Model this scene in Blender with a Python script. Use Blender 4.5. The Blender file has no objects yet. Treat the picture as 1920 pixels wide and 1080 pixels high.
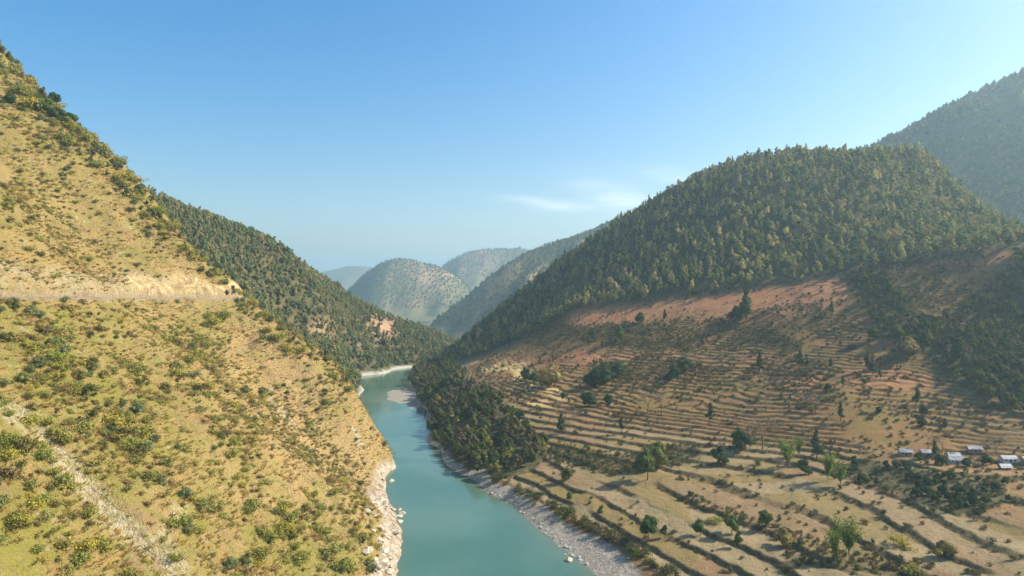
import bpy, math, random
import numpy as np

# ------------------------------------------------------------------ camera, sky, sun, exposure
scene = bpy.context.scene
COL = scene.collection
F, CAMH = 1251.0, 130.0            # focal length in 1920-px pixels, eye height above the river (m)
SUN_AZ, SUN_EL = 83.0, 36.5        # degrees to the right of the view direction / above the horizon

cam_data = bpy.data.cameras.new('camera')
cam_data.sensor_width = 36.0
cam_data.lens = F / 1920.0 * 36.0
cam_data.clip_start, cam_data.clip_end = 1.0, 60000.0
cam = bpy.data.objects.new('camera', cam_data)
COL.objects.link(cam)
cam.location = (0, 0, CAMH)
cam.rotation_euler = (math.radians(90), 0, 0)
scene.camera = cam

world = bpy.data.worlds.new('World')
scene.world = world
world.use_nodes = True
wn, wl = world.node_tree.nodes, world.node_tree.links
wn.clear()
w_out = wn.new('ShaderNodeOutputWorld')
w_bg = wn.new('ShaderNodeBackground')
w_bg.inputs['Strength'].default_value = 0.122
sky = wn.new('ShaderNodeTexSky')
sky.sky_type = 'NISHITA'
sky.sun_disc = False
sky.sun_elevation = math.radians(SUN_EL)
sky.sun_rotation = math.radians(SUN_AZ)
sky.altitude = 600.0
sky.air_density = 1.25
sky.dust_density = 3.0
sky.ozone_density = 3.5
hs = wn.new('ShaderNodeHueSaturation')
hs.inputs['Saturation'].default_value = 1.62
tint = wn.new('ShaderNodeMix'); tint.data_type = 'RGBA'; tint.blend_type = 'MULTIPLY'
tint.inputs['Factor'].default_value = 1.0; tint.inputs['B'].default_value = (1.06, 0.965, 0.895, 1)
wl.new(sky.outputs['Color'], tint.inputs['A']); wl.new(tint.outputs['Result'], hs.inputs['Color'])
# thin wisps of high cloud low over the valley mouth (directions on the sky sphere)
tc = wn.new('ShaderNodeTexCoord')
def wmath(op, a, b=None, c=None):
    n = wn.new('ShaderNodeMath'); n.operation = op
    for i, v in enumerate((a, b, c)):
        if v is None: continue
        if isinstance(v, (int, float)): n.inputs[i].default_value = v
        else: wl.new(v, n.inputs[i])
    return n.outputs[0]
sepw = wn.new('ShaderNodeSeparateXYZ'); wl.new(tc.outputs['Generated'], sepw.inputs[0])
az_ = wmath('ARCTAN2', sepw.outputs[0], sepw.outputs[1])
el_ = wmath('ARCSINE', sepw.outputs[2])
comb = wn.new('ShaderNodeCombineXYZ')
wl.new(wmath('MULTIPLY', wmath('ADD', az_, wmath('MULTIPLY', el_, 1.6)), 9.0), comb.inputs[0])
wl.new(wmath('MULTIPLY', el_, 60.0), comb.inputs[1])
cn = wn.new('ShaderNodeTexNoise'); cn.inputs['Scale'].default_value = 1.0
cn.inputs['Detail'].default_value = 6.0; cn.inputs['Roughness'].default_value = 0.62
wl.new(comb.outputs[0], cn.inputs['Vector'])
wisps = None
for (px, py, rx, ry, tilt, amp) in ((1035, 385, 62, 11, 0.10, 1.0), (1165, 374, 80, 26, 0.32, 1.0),
                                    (1275, 330, 70, 14, 0.15, 0.5), (620, 494, 42, 14, 0.0, 0.6), (960, 374, 55, 7, .08, .4)):
    ca = math.atan2(px - 960, F); ce = math.asin((540 - py) / math.hypot(F, px - 960, 540 - py))
    da = wmath('SUBTRACT', az_, ca); de = wmath('SUBTRACT', el_, ce)
    de2 = wmath('ADD', de, wmath('MULTIPLY', da, tilt))
    q = wmath('ADD', wmath('POWER', wmath('ABSOLUTE', wmath('DIVIDE', da, rx / F)), 2.0),
              wmath('POWER', wmath('ABSOLUTE', wmath('DIVIDE', de2, ry / F)), 2.0))
    g = wmath('MULTIPLY', wmath('EXPONENT', wmath('MULTIPLY', q, -1.0)), amp)
    wisps = g if wisps is None else wmath('ADD', wisps, g)
rng_ = wn.new('ShaderNodeMapRange'); rng_.inputs['From Min'].default_value = 0.38; rng_.inputs['From Max'].default_value = 0.7
wl.new(cn.outputs['Fac'], rng_.inputs['Value'])
cfac = wmath('MULTIPLY', wmath('MULTIPLY', wisps, wmath('ADD', rng_.outputs[0], 0.25)), 0.6)
cmix = wn.new('ShaderNodeMix'); cmix.data_type = 'RGBA'
wl.new(cfac, cmix.inputs['Factor'])
wl.new(hs.outputs['Color'], cmix.inputs['A'])
cmix.inputs['B'].default_value = (6.6, 6.8, 7.0, 1)
wl.new(cmix.outputs['Result'], w_bg.inputs['Color'])
wl.new(w_bg.outputs[0], w_out.inputs['Surface'])

sd = (math.cos(math.radians(SUN_EL)) * math.sin(math.radians(SUN_AZ)),
      math.cos(math.radians(SUN_EL)) * math.cos(math.radians(SUN_AZ)), math.sin(math.radians(SUN_EL)))
sun_data = bpy.data.lights.new('sun', 'SUN')
sun_data.energy = 5.0
sun_data.angle = math.radians(0.53)
sun_data.color = (1.0, 0.89, 0.72)
sun = bpy.data.objects.new('sun', sun_data)
COL.objects.link(sun)
from mathutils import Vector
sun.rotation_euler = Vector(sd).to_track_quat('Z', 'Y').to_euler()

scene.view_settings.view_transform = 'Standard'
scene.view_settings.look = 'None'
scene.view_settings.exposure = 0.85
scene.view_settings.gamma = 1.0
cy = scene.cycles
cy.max_bounces = 4; cy.diffuse_bounces = 2; cy.glossy_bounces = 2; cy.transmission_bounces = 2
cy.volume_bounces = 1; cy.transparent_max_bounces = 4
cy.use_denoising = True
cy.use_light_tree = False
cy.adaptive_threshold = 0.015
cy.caustics_reflective = False; cy.caustics_refractive = False
cy.filter_width = 1.5

# ------------------------------------------------------------------ helpers
rng = np.random.default_rng(7)
random.seed(7)

def P(px, py, Y):                       # photo pixel + distance ahead -> point of the place
    return ((px - 960) / F * Y, Y, CAMH - (py - 540) / F * Y)
def PZ(px, py, Z):                      # photo pixel + height -> point (below eye level only)
    return P(px, py, (CAMH - Z) * F / (py - 540))
def to_px(x, y, z):
    return 960 + x / y * F, 540 + (CAMH - z) / y * F

def _hash(ix, iy, s):
    h = (ix.astype(np.int64) * 374761393 + iy.astype(np.int64) * 668265263 + s * 974711) & 0x7fffffff
    h = ((h ^ (h >> 13)) * 1274126177) & 0x7fffffff
    return ((h ^ (h >> 16)) & 0xffff) / 65535.0
def vnoise(x, y, s=0):
    ix, iy = np.floor(x), np.floor(y)
    fx, fy = x - ix, y - iy
    fx = fx * fx * fx * (fx * (fx * 6 - 15) + 10); fy = fy * fy * fy * (fy * (fy * 6 - 15) + 10)
    a, b, c, d = _hash(ix, iy, s), _hash(ix + 1, iy, s), _hash(ix, iy + 1, s), _hash(ix + 1, iy + 1, s)
    return (a + (b - a) * fx) * (1 - fy) + (c + (d - c) * fx) * fy
def fbm(x, y, sc, octv=4, s=0, gain=0.5):     # about -1..1
    x = np.asarray(x, float) / sc; y = np.asarray(y, float) / sc
    t = 0; a = 1.0; n = 0
    for i in range(octv):
        t = t + a * (vnoise(x, y, s + i * 17) * 2 - 1); n += a
        a *= gain; x, y = x * 2.03 + 11.3, y * 2.03 - 7.1
    return t / n * 1.4
def sstep(a, b, x):
    t = np.clip((x - a) / (b - a), 0, 1); return t * t * (3 - 2 * t)

class TPS:
    def __init__(self, pts, reg=1e-4):
        p = np.array(pts, float); self.c = p[:, :2] / 300.0
        n = len(p); K = self._k(self.c, self.c) + reg * np.eye(n)
        Q = np.c_[np.ones(n), self.c]
        A = np.zeros((n + 3, n + 3)); A[:n, :n] = K; A[:n, n:] = Q; A[n:, :n] = Q.T
        self.w = np.linalg.solve(A, np.r_[p[:, 2], 0, 0, 0])
    @staticmethod
    def _k(a, b):
        d = (a[:, None, 0] - b[None, :, 0]) ** 2 + (a[:, None, 1] - b[None, :, 1]) ** 2
        return np.where(d > 1e-12, 0.5 * d * np.log(np.maximum(d, 1e-12)), 0)
    def __call__(self, x, y):
        x = np.asarray(x, float); sh = x.shape
        q = np.c_[x.ravel(), np.asarray(y, float).ravel()] / 300.0
        out = np.empty(len(q))
        for i in range(0, len(q), 20000):
            b = q[i:i + 20000]
            out[i:i + 20000] = self._k(b, self.c) @ self.w[:-3] + self.w[-3] + b @ self.w[-2:]
        return out.reshape(sh)

def poly_dist(x, y, line):                # distance in plan to a polyline
    best = np.full(np.shape(x), 1e9)
    for (ax, ay), (bx, by) in zip(line[:-1], line[1:]):
        dx, dy = bx - ax, by - ay
        t = np.clip(((x - ax) * dx + (y - ay) * dy) / (dx * dx + dy * dy + 1e-9), 0, 1)
        best = np.minimum(best, np.hypot(x - ax - t * dx, y - ay - t * dy))
    return best
def in_poly(x, y, poly):
    r = np.zeros(np.shape(x), bool); n = len(poly)
    for i in range(n):
        (ax, ay), (bx, by) = poly[i], poly[(i + 1) % n]
        c = ((ay > y) != (by > y)) & (x < (bx - ax) * (y - ay) / (by - ay + 1e-12) + ax)
        r ^= c
    return r

def grid_mesh(name, X, Y, Z, attrs, mat, smooth=True):
    nr, nc = X.shape
    me = bpy.data.meshes.new(name)
    co = np.stack([X, Y, Z], -1).reshape(-1, 3).astype(np.float32)
    idx = np.arange(nr * nc).reshape(nr, nc)
    q = np.stack([idx[:-1, :-1], idx[:-1, 1:], idx[1:, 1:], idx[1:, :-1]], -1).reshape(-1, 4)
    me.vertices.add(len(co)); me.vertices.foreach_set('co', co.ravel())
    me.loops.add(q.size); me.loops.foreach_set('vertex_index', q.ravel().astype(np.int32))
    me.polygons.add(len(q)); me.polygons.foreach_set('loop_start', np.arange(0, q.size, 4, dtype=np.int32))
    me.polygons.foreach_set('use_smooth', np.full(len(q), smooth))
    me.update(calc_edges=True)
    for k, v in attrs.items():
        a = me.attributes.new(k, 'FLOAT', 'POINT'); a.data.foreach_set('value', np.clip(v, 0, 1).ravel().astype(np.float32))
    me.materials.append(mat)
    o = bpy.data.objects.new(name, me); COL.objects.link(o)
    return o
def raw_mesh(name, verts, faces, mats, midx=None, smooth=False, fattr=None):
    me = bpy.data.meshes.new(name)
    verts = np.asarray(verts, np.float32)
    if isinstance(faces, np.ndarray):
        k = faces.shape[1]
        me.vertices.add(len(verts)); me.vertices.foreach_set('co', verts.ravel())
        me.loops.add(faces.size); me.loops.foreach_set('vertex_index', faces.ravel().astype(np.int32))
        me.polygons.add(len(faces)); me.polygons.foreach_set('loop_start', np.arange(0, faces.size, k, dtype=np.int32))
    else:
        me.from_pydata([tuple(map(float, v)) for v in verts], [], [tuple(map(int, f)) for f in faces])
    if midx is not None: me.polygons.foreach_set('material_index', np.asarray(midx, np.int32))
    me.polygons.foreach_set('use_smooth', np.full(len(me.polygons), smooth))
    if fattr is not None:
        a = me.attributes.new('leaf_shade', 'FLOAT', 'FACE'); a.data.foreach_set('value', np.asarray(fattr, np.float32))
    for m in mats: me.materials.append(m)
    me.update(calc_edges=True)
    return me
def tag(o, label=None, category=None, group=None, kind=None):
    if label: o['label'] = label
    if category: o['category'] = category
    if group: o['group'] = group
    if kind: o['kind'] = kind
    return o

# ---- node helpers
class NT:
    def __init__(self, name):
        self.m = bpy.data.materials.new(name); self.m.use_nodes = True
        self.n, self.l = self.m.node_tree.nodes, self.m.node_tree.links
        self.n.clear()
        self.out = self.n.new('ShaderNodeOutputMaterial')
        self.geo = self.n.new('ShaderNodeNewGeometry')
    def put(self, sock, v):
        if isinstance(v, (int, float)): sock.default_value = v
        elif isinstance(v, tuple): sock.default_value = v if len(v) == 4 or sock.type == 'VECTOR' else (*v, 1)
        else: self.l.new(v, sock)
    def attr(self, name):
        a = self.n.new('ShaderNodeAttribute'); a.attribute_name = name; return a.outputs['Fac']
    def noise(self, scale, detail=5, rough=0.6, vec=None, off=0.0, stretch=None):
        n = self.n.new('ShaderNodeTexNoise'); n.inputs['Scale'].default_value = scale
        n.inputs['Detail'].default_value = detail; n.inputs['Roughness'].default_value = rough
        v = vec or self.geo.outputs['Position']
        if off or stretch:
            mp = self.n.new('ShaderNodeMapping'); self.l.new(v, mp.inputs['Vector'])
            mp.inputs['Location'].default_value = (off, off * .7, off * .3)
            if stretch: mp.inputs['Scale'].default_value = stretch
            v = mp.outputs[0]
        self.l.new(v, n.inputs['Vector']); return n.outputs['Fac']
    def ramp(self, v, a, b, lo=0.0, hi=1.0):
        n = self.n.new('ShaderNodeMapRange'); n.interpolation_type = 'SMOOTHSTEP'
        self.put(n.inputs['Value'], v); n.inputs['From Min'].default_value = a; n.inputs['From Max'].default_value = b
        n.inputs['To Min'].default_value = lo; n.inputs['To Max'].default_value = hi; return n.outputs[0]
    def mix(self, f, a, b, mode='MIX'):
        n = self.n.new('ShaderNodeMix'); n.data_type = 'RGBA'; n.blend_type = mode
        self.put(n.inputs['Factor'], f); self.put(n.inputs['A'], a); self.put(n.inputs['B'], b); return n.outputs['Result']
    def math(self, op, a, b=0.0):
        n = self.n.new('ShaderNodeMath'); n.operation = op; self.put(n.inputs[0], a); self.put(n.inputs[1], b); return n.outputs[0]
    def bump(self, h, dist, strength=1.0):
        n = self.n.new('ShaderNodeBump'); n.inputs['Distance'].default_value = dist; n.inputs['Strength'].default_value = strength
        self.l.new(h, n.inputs['Height']); return n.outputs[0]
    def finish(self, color, rough=0.95, normal=None, spec=0.1, trans=None):
        b = self.n.new('ShaderNodeBsdfPrincipled')
        self.put(b.inputs['Base Color'], color); self.put(b.inputs['Roughness'], rough)
        b.inputs['Specular IOR Level'].default_value = spec
        if normal is not None: self.l.new(normal, b.inputs['Normal'])
        sh = b.outputs[0]
        if trans:
            t = self.n.new('ShaderNodeBsdfTranslucent'); self.put(t.inputs['Color'], color)
            ms = self.n.new('ShaderNodeMixShader'); ms.inputs[0].default_value = trans
            self.l.new(sh, ms.inputs[1]); self.l.new(t.outputs[0], ms.inputs[2]); sh = ms.outputs[0]
        self.l.new(sh, self.out.inputs['Surface']); self.b = b
        return self.m

# ------------------------------------------------------------------ ground materials
def mat_slope():          # the dry grassy hillside with the road
    t = NT('dry_hillside_ground')
    n1 = t.noise(0.025, 4, .6); n2 = t.noise(0.09, 5, .65, off=31); n3 = t.noise(0.45, 4, .7, off=77)
    c = t.mix(t.ramp(n1, .38, .62), (0.304, 0.226, 0.091), (0.256, 0.214, 0.072))
    c = t.mix(t.ramp(n2, .48, .66), c, (0.327, 0.218, 0.076))
    c = t.mix(t.math('MULTIPLY', t.attr('pink'), .85), c, t.mix(t.ramp(n2, .42, .6), (0.448, 0.320, 0.112), (0.440, 0.283, 0.109)))
    n4 = t.noise(0.05, 6, .7, off=123)
    c = t.mix(t.ramp(n4, .50, .64, 0, .8), c, (0.196, 0.180, 0.043))
    c = t.mix(t.ramp(n4, .44, .34, 0, .7), c, (0.279, 0.185, 0.081))
    c = t.mix(t.math('MULTIPLY', t.attr('green'), t.ramp(n2, .62, .36)), c, (0.216, 0.209, 0.036))
    c = t.mix(t.math('MULTIPLY', t.attr('pink'), t.ramp(n3, .42, .62)), c, (0.400, 0.278, 0.153))
    c = t.mix(t.ramp(n3, .58, .74, 0, .75), c, (0.192, 0.140, 0.051))
    c = t.mix(t.ramp(n3, .44, .30, 0, .5), c, (0.400, 0.312, 0.123))
    c = t.mix(t.math('MULTIPLY', t.attr('scree'), t.ramp(t.noise(0.3, 5, .7, off=5, stretch=(1, 2.5, .6)), .36, .56)), c, (0.435, 0.385, 0.258))
    cut = t.mix(t.ramp(t.noise(0.22, 6, .75, off=9), .38, .64), (0.34, 0.245, 0.115), (0.66, 0.52, 0.28))
    c = t.mix(t.attr('cut'), c, cut)
    c = t.mix(t.attr('road'), c, (0.33, 0.26, 0.19))
    rk = t.mix(t.ramp(t.noise(0.35, 6, .75, off=4), .36, .66), (0.26, 0.20, 0.13), (0.60, 0.53, 0.42))
    c = t.mix(t.attr('rock'), c, rk)
    n5 = t.noise(0.9, 4, .75, off=210); n6 = t.noise(0.16, 5, .7, off=250)
    n7 = t.noise(0.11, 6, .75, off=330)
    c = t.mix(t.ramp(n7, .54, .64, 0, .75), c, (0.255, 0.175, 0.095))
    c = t.mix(t.ramp(n7, .42, .33, 0, .6), c, (0.43, 0.345, 0.235))
    veg = t.math('SUBTRACT', 1.0, t.math('MAXIMUM', t.attr('rock'), t.attr('cut')))
    c = t.mix(t.math('MULTIPLY', t.ramp(n5, .50, .64, 0, .8), veg), c, (0.165, 0.135, 0.05))
    c = t.mix(t.math('MULTIPLY', t.ramp(n6, .53, .66, 0, .65), veg), c, (0.20, 0.18, 0.055))
    h = t.math('ADD', t.math('MULTIPLY', n3, 1.0), t.math('MULTIPLY', t.noise(1.3, 3, .7, off=3), .5))
    return t.finish(c, .95, t.bump(h, 1.6))
def mat_fields():         # terraces, bluff, forest floor, shore
    t = NT('terraced_field_ground')
    n1 = t.noise(0.018, 4, .6); n2 = t.noise(0.07, 5, .65, off=13); n3 = t.noise(0.35, 5, .7, off=51)
    c = t.mix(t.ramp(n1, .4, .6), (0.269, 0.158, 0.065), (0.231, 0.142, 0.053))
    c = t.mix(t.ramp(n2, .5, .68, 0, .8), c, (0.213, 0.146, 0.048))
    c = t.mix(t.ramp(n2, .45, .3, 0, .7), c, (0.298, 0.163, 0.072))
    c = t.mix(t.math('MULTIPLY', t.attr('fallow'), .7), c, t.mix(t.ramp(n2, .4, .62), (0.323, 0.265, 0.160), (0.262, 0.234, 0.132)))
    pl = t.attr('plot')
    c = t.mix(t.ramp(pl, .55, .95, 0, .75), c, (0.199, 0.148, 0.047))
    c = t.mix(t.ramp(pl, .4, .05, 0, .6), c, (0.207, 0.116, 0.055))
    c = t.mix(t.ramp(n3, .5, .72, 0, .55), c, (0.152, 0.094, 0.039))
    c = t.mix(t.math('MULTIPLY', t.attr('red'), t.ramp(n3, .78, .42)), c, t.mix(t.ramp(n2, .35, .65), (0.42, 0.170, 0.078), (0.41, 0.215, 0.105)))
    c = t.mix(t.attr('yellow'), c, (0.55, 0.40, 0.17))
    ris = t.mix(t.ramp(n3, .4, .62), (0.085, 0.075, 0.033), (0.18, 0.125, 0.065))
    c = t.mix(t.attr('riser'), c, ris)
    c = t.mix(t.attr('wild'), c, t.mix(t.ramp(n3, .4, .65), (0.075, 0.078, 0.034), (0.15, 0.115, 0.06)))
    gr = t.mix(t.ramp(t.noise(0.5, 6, .75, off=4), .35, .65), (0.22, 0.195, 0.155), (0.42, 0.38, 0.315))
    c = t.mix(t.attr('gravel'), c, gr)
    h = t.math('ADD', n3, t.math('MULTIPLY', t.noise(1.1, 3, .7, off=3), .5))
    return t.finish(c, .95, t.bump(h, .9))
def mat_far(name, c1, c2, c3, s=1.0):
    t = NT(name)
    n1 = t.noise(0.006 * s, 5, .6); n2 = t.noise(0.03 * s, 5, .7, off=21)
    c = t.mix(t.ramp(n1, .42, .6), c1, c2)
    c = t.mix(t.ramp(n2, .46, .64), c, c3)
    c = t.mix(t.attr('gravel'), c, (0.42, 0.39, 0.34))
    c = t.mix(t.attr('bare'), c, t.mix(t.ramp(n2, .4, .6), (0.44, 0.29, 0.16), (0.36, 0.22, 0.13)))
    return t.finish(c, .95, t.bump(n2, 4.0))

# ------------------------------------------------------------------ terrain: plan of the valley
# right bank shoreline (X, Y) from the near field to the bend
RSHORE = [(120, 120), (92, 180), (62, 245)] + [PZ(a, b, 0)[:2] for a, b in
          ((1120, 1080), (1045, 1020), (970, 950), (900, 908), (845, 878), (822, 840), (815, 800), (800, 768), (785, 742), (768, 714), (772, 700), (800, 688))] + [(-105, 1150), (-40, 1200), (80, 1260), (260, 1320)]
LSHORE = [(-20, 60), (-30, 150), (-42, 240), PZ(745, 1080, 0)[:2], PZ(745, 1010, 0)[:2], PZ(768, 962, 0)[:2], PZ(735, 925, 0)[:2], (-88, 470), (-140, 560), (-165, 640), (-184, 740),
          (-186, 815), (-222, 900), (-228, 975), (-190, 1060), (-136, 1137), (-80, 1200), (60, 1290), (240, 1380)]

# --- right side control points
Rp = []
for (x, y) in RSHORE: Rp.append((x, y, 0.0))
for i in range(0, len(RSHORE) - 1):                 # river bed beside the bank
    (x0, y0), (x1, y1) = RSHORE[i], RSHORE[i + 1]
    d = math.hypot(x1 - x0, y1 - y0); nx, ny = -(y1 - y0) / d, (x1 - x0) / d
    Rp.append(((x0 + x1) / 2 + nx * 22, (y0 + y1) / 2 + ny * 22, -7.0))
for a in [(1235, 1080, 5), (1130, 1008, 5), (1010, 938, 5), (935, 898, 5), (1300, 1040, 9), (1400, 1075, 10), (1500, 1080, 12.5), (1700, 1055, 17.5), (1920, 1080, 20.5),
          (1600, 965, 18.5), (1920, 985, 25), (1300, 965, 13.5), (1110, 925, 10), (1450, 925, 18), (1350, 885, 18.5), (1490, 862, 23), (1700, 850, 31), (1830, 843, 33),
          (1900, 868, 31), (1760, 872, 30), (1700, 925, 23), (1850, 962, 25), (1550, 805, 36), (1750, 790, 42), (1900, 800, 43),
          (1000, 862, 11), (1000, 790, 24), (955, 705, 37), (850, 800, 12), (880, 760, 19), (852, 722, 23), (835, 702, 20), (910, 687, 37), (1060, 738, 36), (1150, 782, 30),
          (1250, 742, 42), (1400, 702, 58), (1600, 742, 53), (1210, 840, 21)]:
    Rp.append(PZ(*a))
for a in [(1000, 690, 720), (1100, 652, 720), (1250, 640, 672), (1060, 592, 850), (1200, 562, 805), (1350, 547, 752), (1560, 517, 702), (1700, 492, 662), (1880, 477, 605),
          (1500, 602, 622), (1400, 622, 645), (1700, 602, 562), (1750, 702, 492), (1910, 702, 470), (1910, 602, 545), (950, 652, 890), (900, 666, 960), (870, 655, 1040),
          (1300, 450, 880), (1500, 400, 840), (1100, 520, 960), (1000, 590, 1000), (1700, 400, 800), (1800, 445, 735), (1980, 480, 590), (2050, 600, 520), (2050, 800, 420)]:
    Rp.append(P(*a))
RIDGE = [(835, 676, 1130), (862, 656, 1135), (910, 618, 1135), (980, 560, 1130), (1040, 508, 1115), (1100, 458, 1100), (1180, 407, 1075), (1260, 362, 1050), (1330, 327, 1030), (1400, 305, 1015), (1500, 295, 1000), (1560, 295, 995), (1630, 295, 990),
         (1690, 288, 985), (1735, 290, 970), (1765, 330, 925), (1800, 366, 885), (1850, 404, 830), (1900, 436, 780), (1960, 462, 740)]
for (a, b, c) in RIDGE:
    Rp.append(P(a, b, c))
    x, y, z = P(a, b, c)
    k = 1 + 150 / c
    Rp.append((x * k + (10 if a < 1650 else 40), c + 150, z - 75 if z > 80 else z * .2))
Rp += [(160, 60, 12), (260, 120, 25), (330, 220, 30), (420, 330, 40), (520, 460, 80), (640, 620, 150), (760, 760, 170)]
Rtps = TPS(Rp, 2e-4)
TREELINE = [P(*a)[:2] for a in [(700, 700, 1150), (840, 690, 1000), (900, 668, 960), (985, 625, 905), (1062, 588, 855), (1200, 563, 803), (1350, 545, 752), (1450, 528, 728), (1560, 512, 705), (1600, 520, 690), (1700, 488, 664), (1880, 470, 612), (2000, 470, 590)]]
TLX = np.array([p[0] for p in TREELINE]); TLY = np.array([p[1] for p in TREELINE])
RSX = np.array(RSHORE)
def rshore_dist(x, y):
    return poly_dist(x, y, RSHORE)
def R_base(x, y):
    z = Rtps(x, y)
    wild = sstep(-25, 40, y - np.interp(x, TLX, TLY))
    z = z + wild * (6 * fbm(x, y, 130, 4, 3) + 0)
    return z
def px_zone(x, y, z, poly):
    u, v = to_px(x, y, z); return in_poly(u, v, poly)
BLUFF = [(760, 690), (830, 682), (872, 704), (930, 750), (975, 788), (1022, 832), (1008, 872), (955, 895), (900, 890), (850, 868), (815, 830), (800, 770), (770, 735)]
GULLY_R = [(1720, 610), (1800, 590), (1870, 520), (1900, 478), (2100, 470), (2100, 815), (1930, 790), (1860, 755), (1790, 715), (1740, 670)]
GULLY_M = [(1585, 515), (1650, 500), (1700, 570), (1760, 650), (1700, 668), (1650, 620), (1610, 570)]
BUSHBANK = [(1560, 868), (1640, 868), (1760, 885), (1885, 905), (1895, 945), (1800, 965), (1700, 935), (1600, 905)]
def R_fields(x, y, z):                     # where the hillside is cut into terraces
    f = 1 - sstep(-30, 5, y - np.interp(x, TLX, TLY))
    f = f * sstep(4.0, 6.5, z)
    u, v = to_px(x, y, z)
    soft = fbm(x, y, 30, 3, 71) * 14
    for pl, w in ((BLUFF, 1.0), (GULLY_R, 1.0), (BUSHBANK, .8), (GULLY_M, .6)):
        f = f * (1 - w * in_poly(u + soft, v + soft * .5, pl))
    return f
def R_height(x, y, full=False):
    z0 = R_base(x, y)
    f = R_fields(x, y, z0)
    low = 1 - sstep(26, 40, z0)
    h = 2.5 - 0.3 * (1 - low)
    big = fbm(x, y, 120, 3, 41) * (3.4 - 2.9 * low) + fbm(x, y, 28, 3, 43) * (1.35 - 1.13 * low) + fbm(x, y, 7, 2, 47) * (.28 - .16 * low)
    t = (z0 + big) / h
    k = np.floor(t); fr = t - k
    rw = (0.20 + .10 * fbm(x, y, 50, 2, 91)) * (1 - .45 * low)
    st = np.clip((fr - (1 - rw)) / rw, 0, 1)
    zt = h * (k + 0.22 * fr * (1 - st) + st * (1.0 - 0.0)) - big * 1.0
    brk = sstep(-0.60 + .25 * sstep(40, 95, z0), -0.25 + .25 * sstep(40, 95, z0), fbm(x, y, 60, 3, 57))      # stretches where the steps have worn away
    z = z0 + (zt - z0) * f * brk
    z = z + (1 - f) * 1.2 * fbm(x, y, 14, 3, 19) * sstep(3, 9, z0) + .35 * fbm(x, y, 9, 3, 29) * sstep(.5, 3, z0)
    if not full: return z
    riser = f * brk * np.where(fr > 1 - rw * 1.25, 1.0, 0) 
    plot = _hash(k, np.floor(fbm(x, y, 160, 2, 77) * 4 + x / 70), 5)
    return z, z0, f, riser, plot

# --- left hillside
def lshore_x(y): 
    ys = [60, 150, 240, 300, 345, 385, 420, 470, 560, 640, 740, 815, 900]
    xs = [-30, -38, -46, -54, -61, -60, -79, -91, -142, -166, -186, -198, -228]
    return np.interp(y, ys, xs)
Lp = []
for y in (40, 120, 200, 280, 360, 440):
    for z in (0, 45, 90, 130, 190, 260, 340, 440):
        Lp.append((float(lshore_x(y)) - 1.2 * z - (8 if 40 < z < 140 else 0), y, z))
    Lp.append((float(lshore_x(y)) + 20, y, -14))
LCREST = [(728, 884, 472), (716, 850, 478), (700, 805, 486), (672, 748, 500), (640, 702, 515), (590, 655, 520), (540, 615, 512), (480, 588, 500), (440, 580, 492), (400, 522, 500), (340, 443, 530), (280, 385, 560), (215, 340, 585), (150, 280, 605), (75, 205, 625), (0, 118, 640), (-120, -15, 680), (-300, -180, 720)]
for a in LCREST:
    x, y, z = P(*a); Lp.append((x, y, z)); Lp.append((x - 55 - .1 * z, y + 110, z - 25 - .1 * z)); Lp.append((x - 100 - .1 * z, y + 260, z * .55 - 35))
Lp += [(-66, 480, -14), (-92, 525, -14), (-116, 580, -16), (-138, 650, -16), (-116, 530, 0), (-142, 575, 0)]
Ltps = TPS(Lp, 3e-4)
GULLY = []
for a_, b_ in ((-40, 745), (20, 770), (70, 805), (120, 870), (200, 960), (270, 1020), (330, 1090), (400, 1160)):
    Yq = np.linspace(80, 400, 640); Xq = (a_ - 960) / F * Yq; hit_ = np.argmax(Ltps(Xq, Yq) > CAMH - (b_ - 540) / F * Yq)
    GULLY.append((float(Xq[hit_]), float(Yq[hit_])))
ROADZ = lambda y: 126.0 - 0.018 * (y - 280)
def L_height(x, y, full=False):
    z = Ltps(x, y)
    a = sstep(1, 14, z)
    dn = -x - z * 0.3
    gul = fbm(y * 1.0 + 20 * fbm(x, y, 90, 2, 8), z * .22, 34, 4, 61)
    z = z + a * (7.5 * fbm(x, y, 80, 4, 5) + 5.0 * gul + 1.6 * fbm(x, y, 11, 3, 15)) * (1 - .35 * np.exp(-((y - 470) / 90) ** 2) * (z < 60))
    gd = poly_dist(x, y, GULLY)
    z = z - a * (4.5 * np.exp(-(gd / 4.5) ** 2) - 1.6 * np.exp(-((gd - 10) / 4) ** 2))
    rock = (1 - sstep(3.0, 7.5, z - 2.5 * fbm(x, y, 26, 3, 33) - 3.2 * np.exp(-((y - 345) / 60) ** 2)))
    z = z + rock * (1.6 * np.abs(fbm(x, y, 6, 3, 35)) + .8 * fbm(x, y, 2.6, 2, 36)) * sstep(-3, 1, z)
    d = z - ROADZ(y)
    z2 = ROADZ(y) + np.interp(d, [-60, -5, -1.2, 4.2, 6.2, 15, 60], [-60, -5, 0, .35, 8.5, 15, 60])
    zz = np.where(np.abs(d) < 50, z2, z)
    if not full: return zz
    onroad = sstep(-2.2, -1.0, d) * (1 - sstep(4.2, 4.8, d))
    cut = sstep(4.2, 5.0, d) * (1 - sstep(11, 17, d + 5 * fbm(x, y, 22, 3, 67))) * sstep(-.35, .45, fbm(x, y, 30, 4, 68) + (y - 385) / 170)
    return zz, rock, onroad, cut

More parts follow.
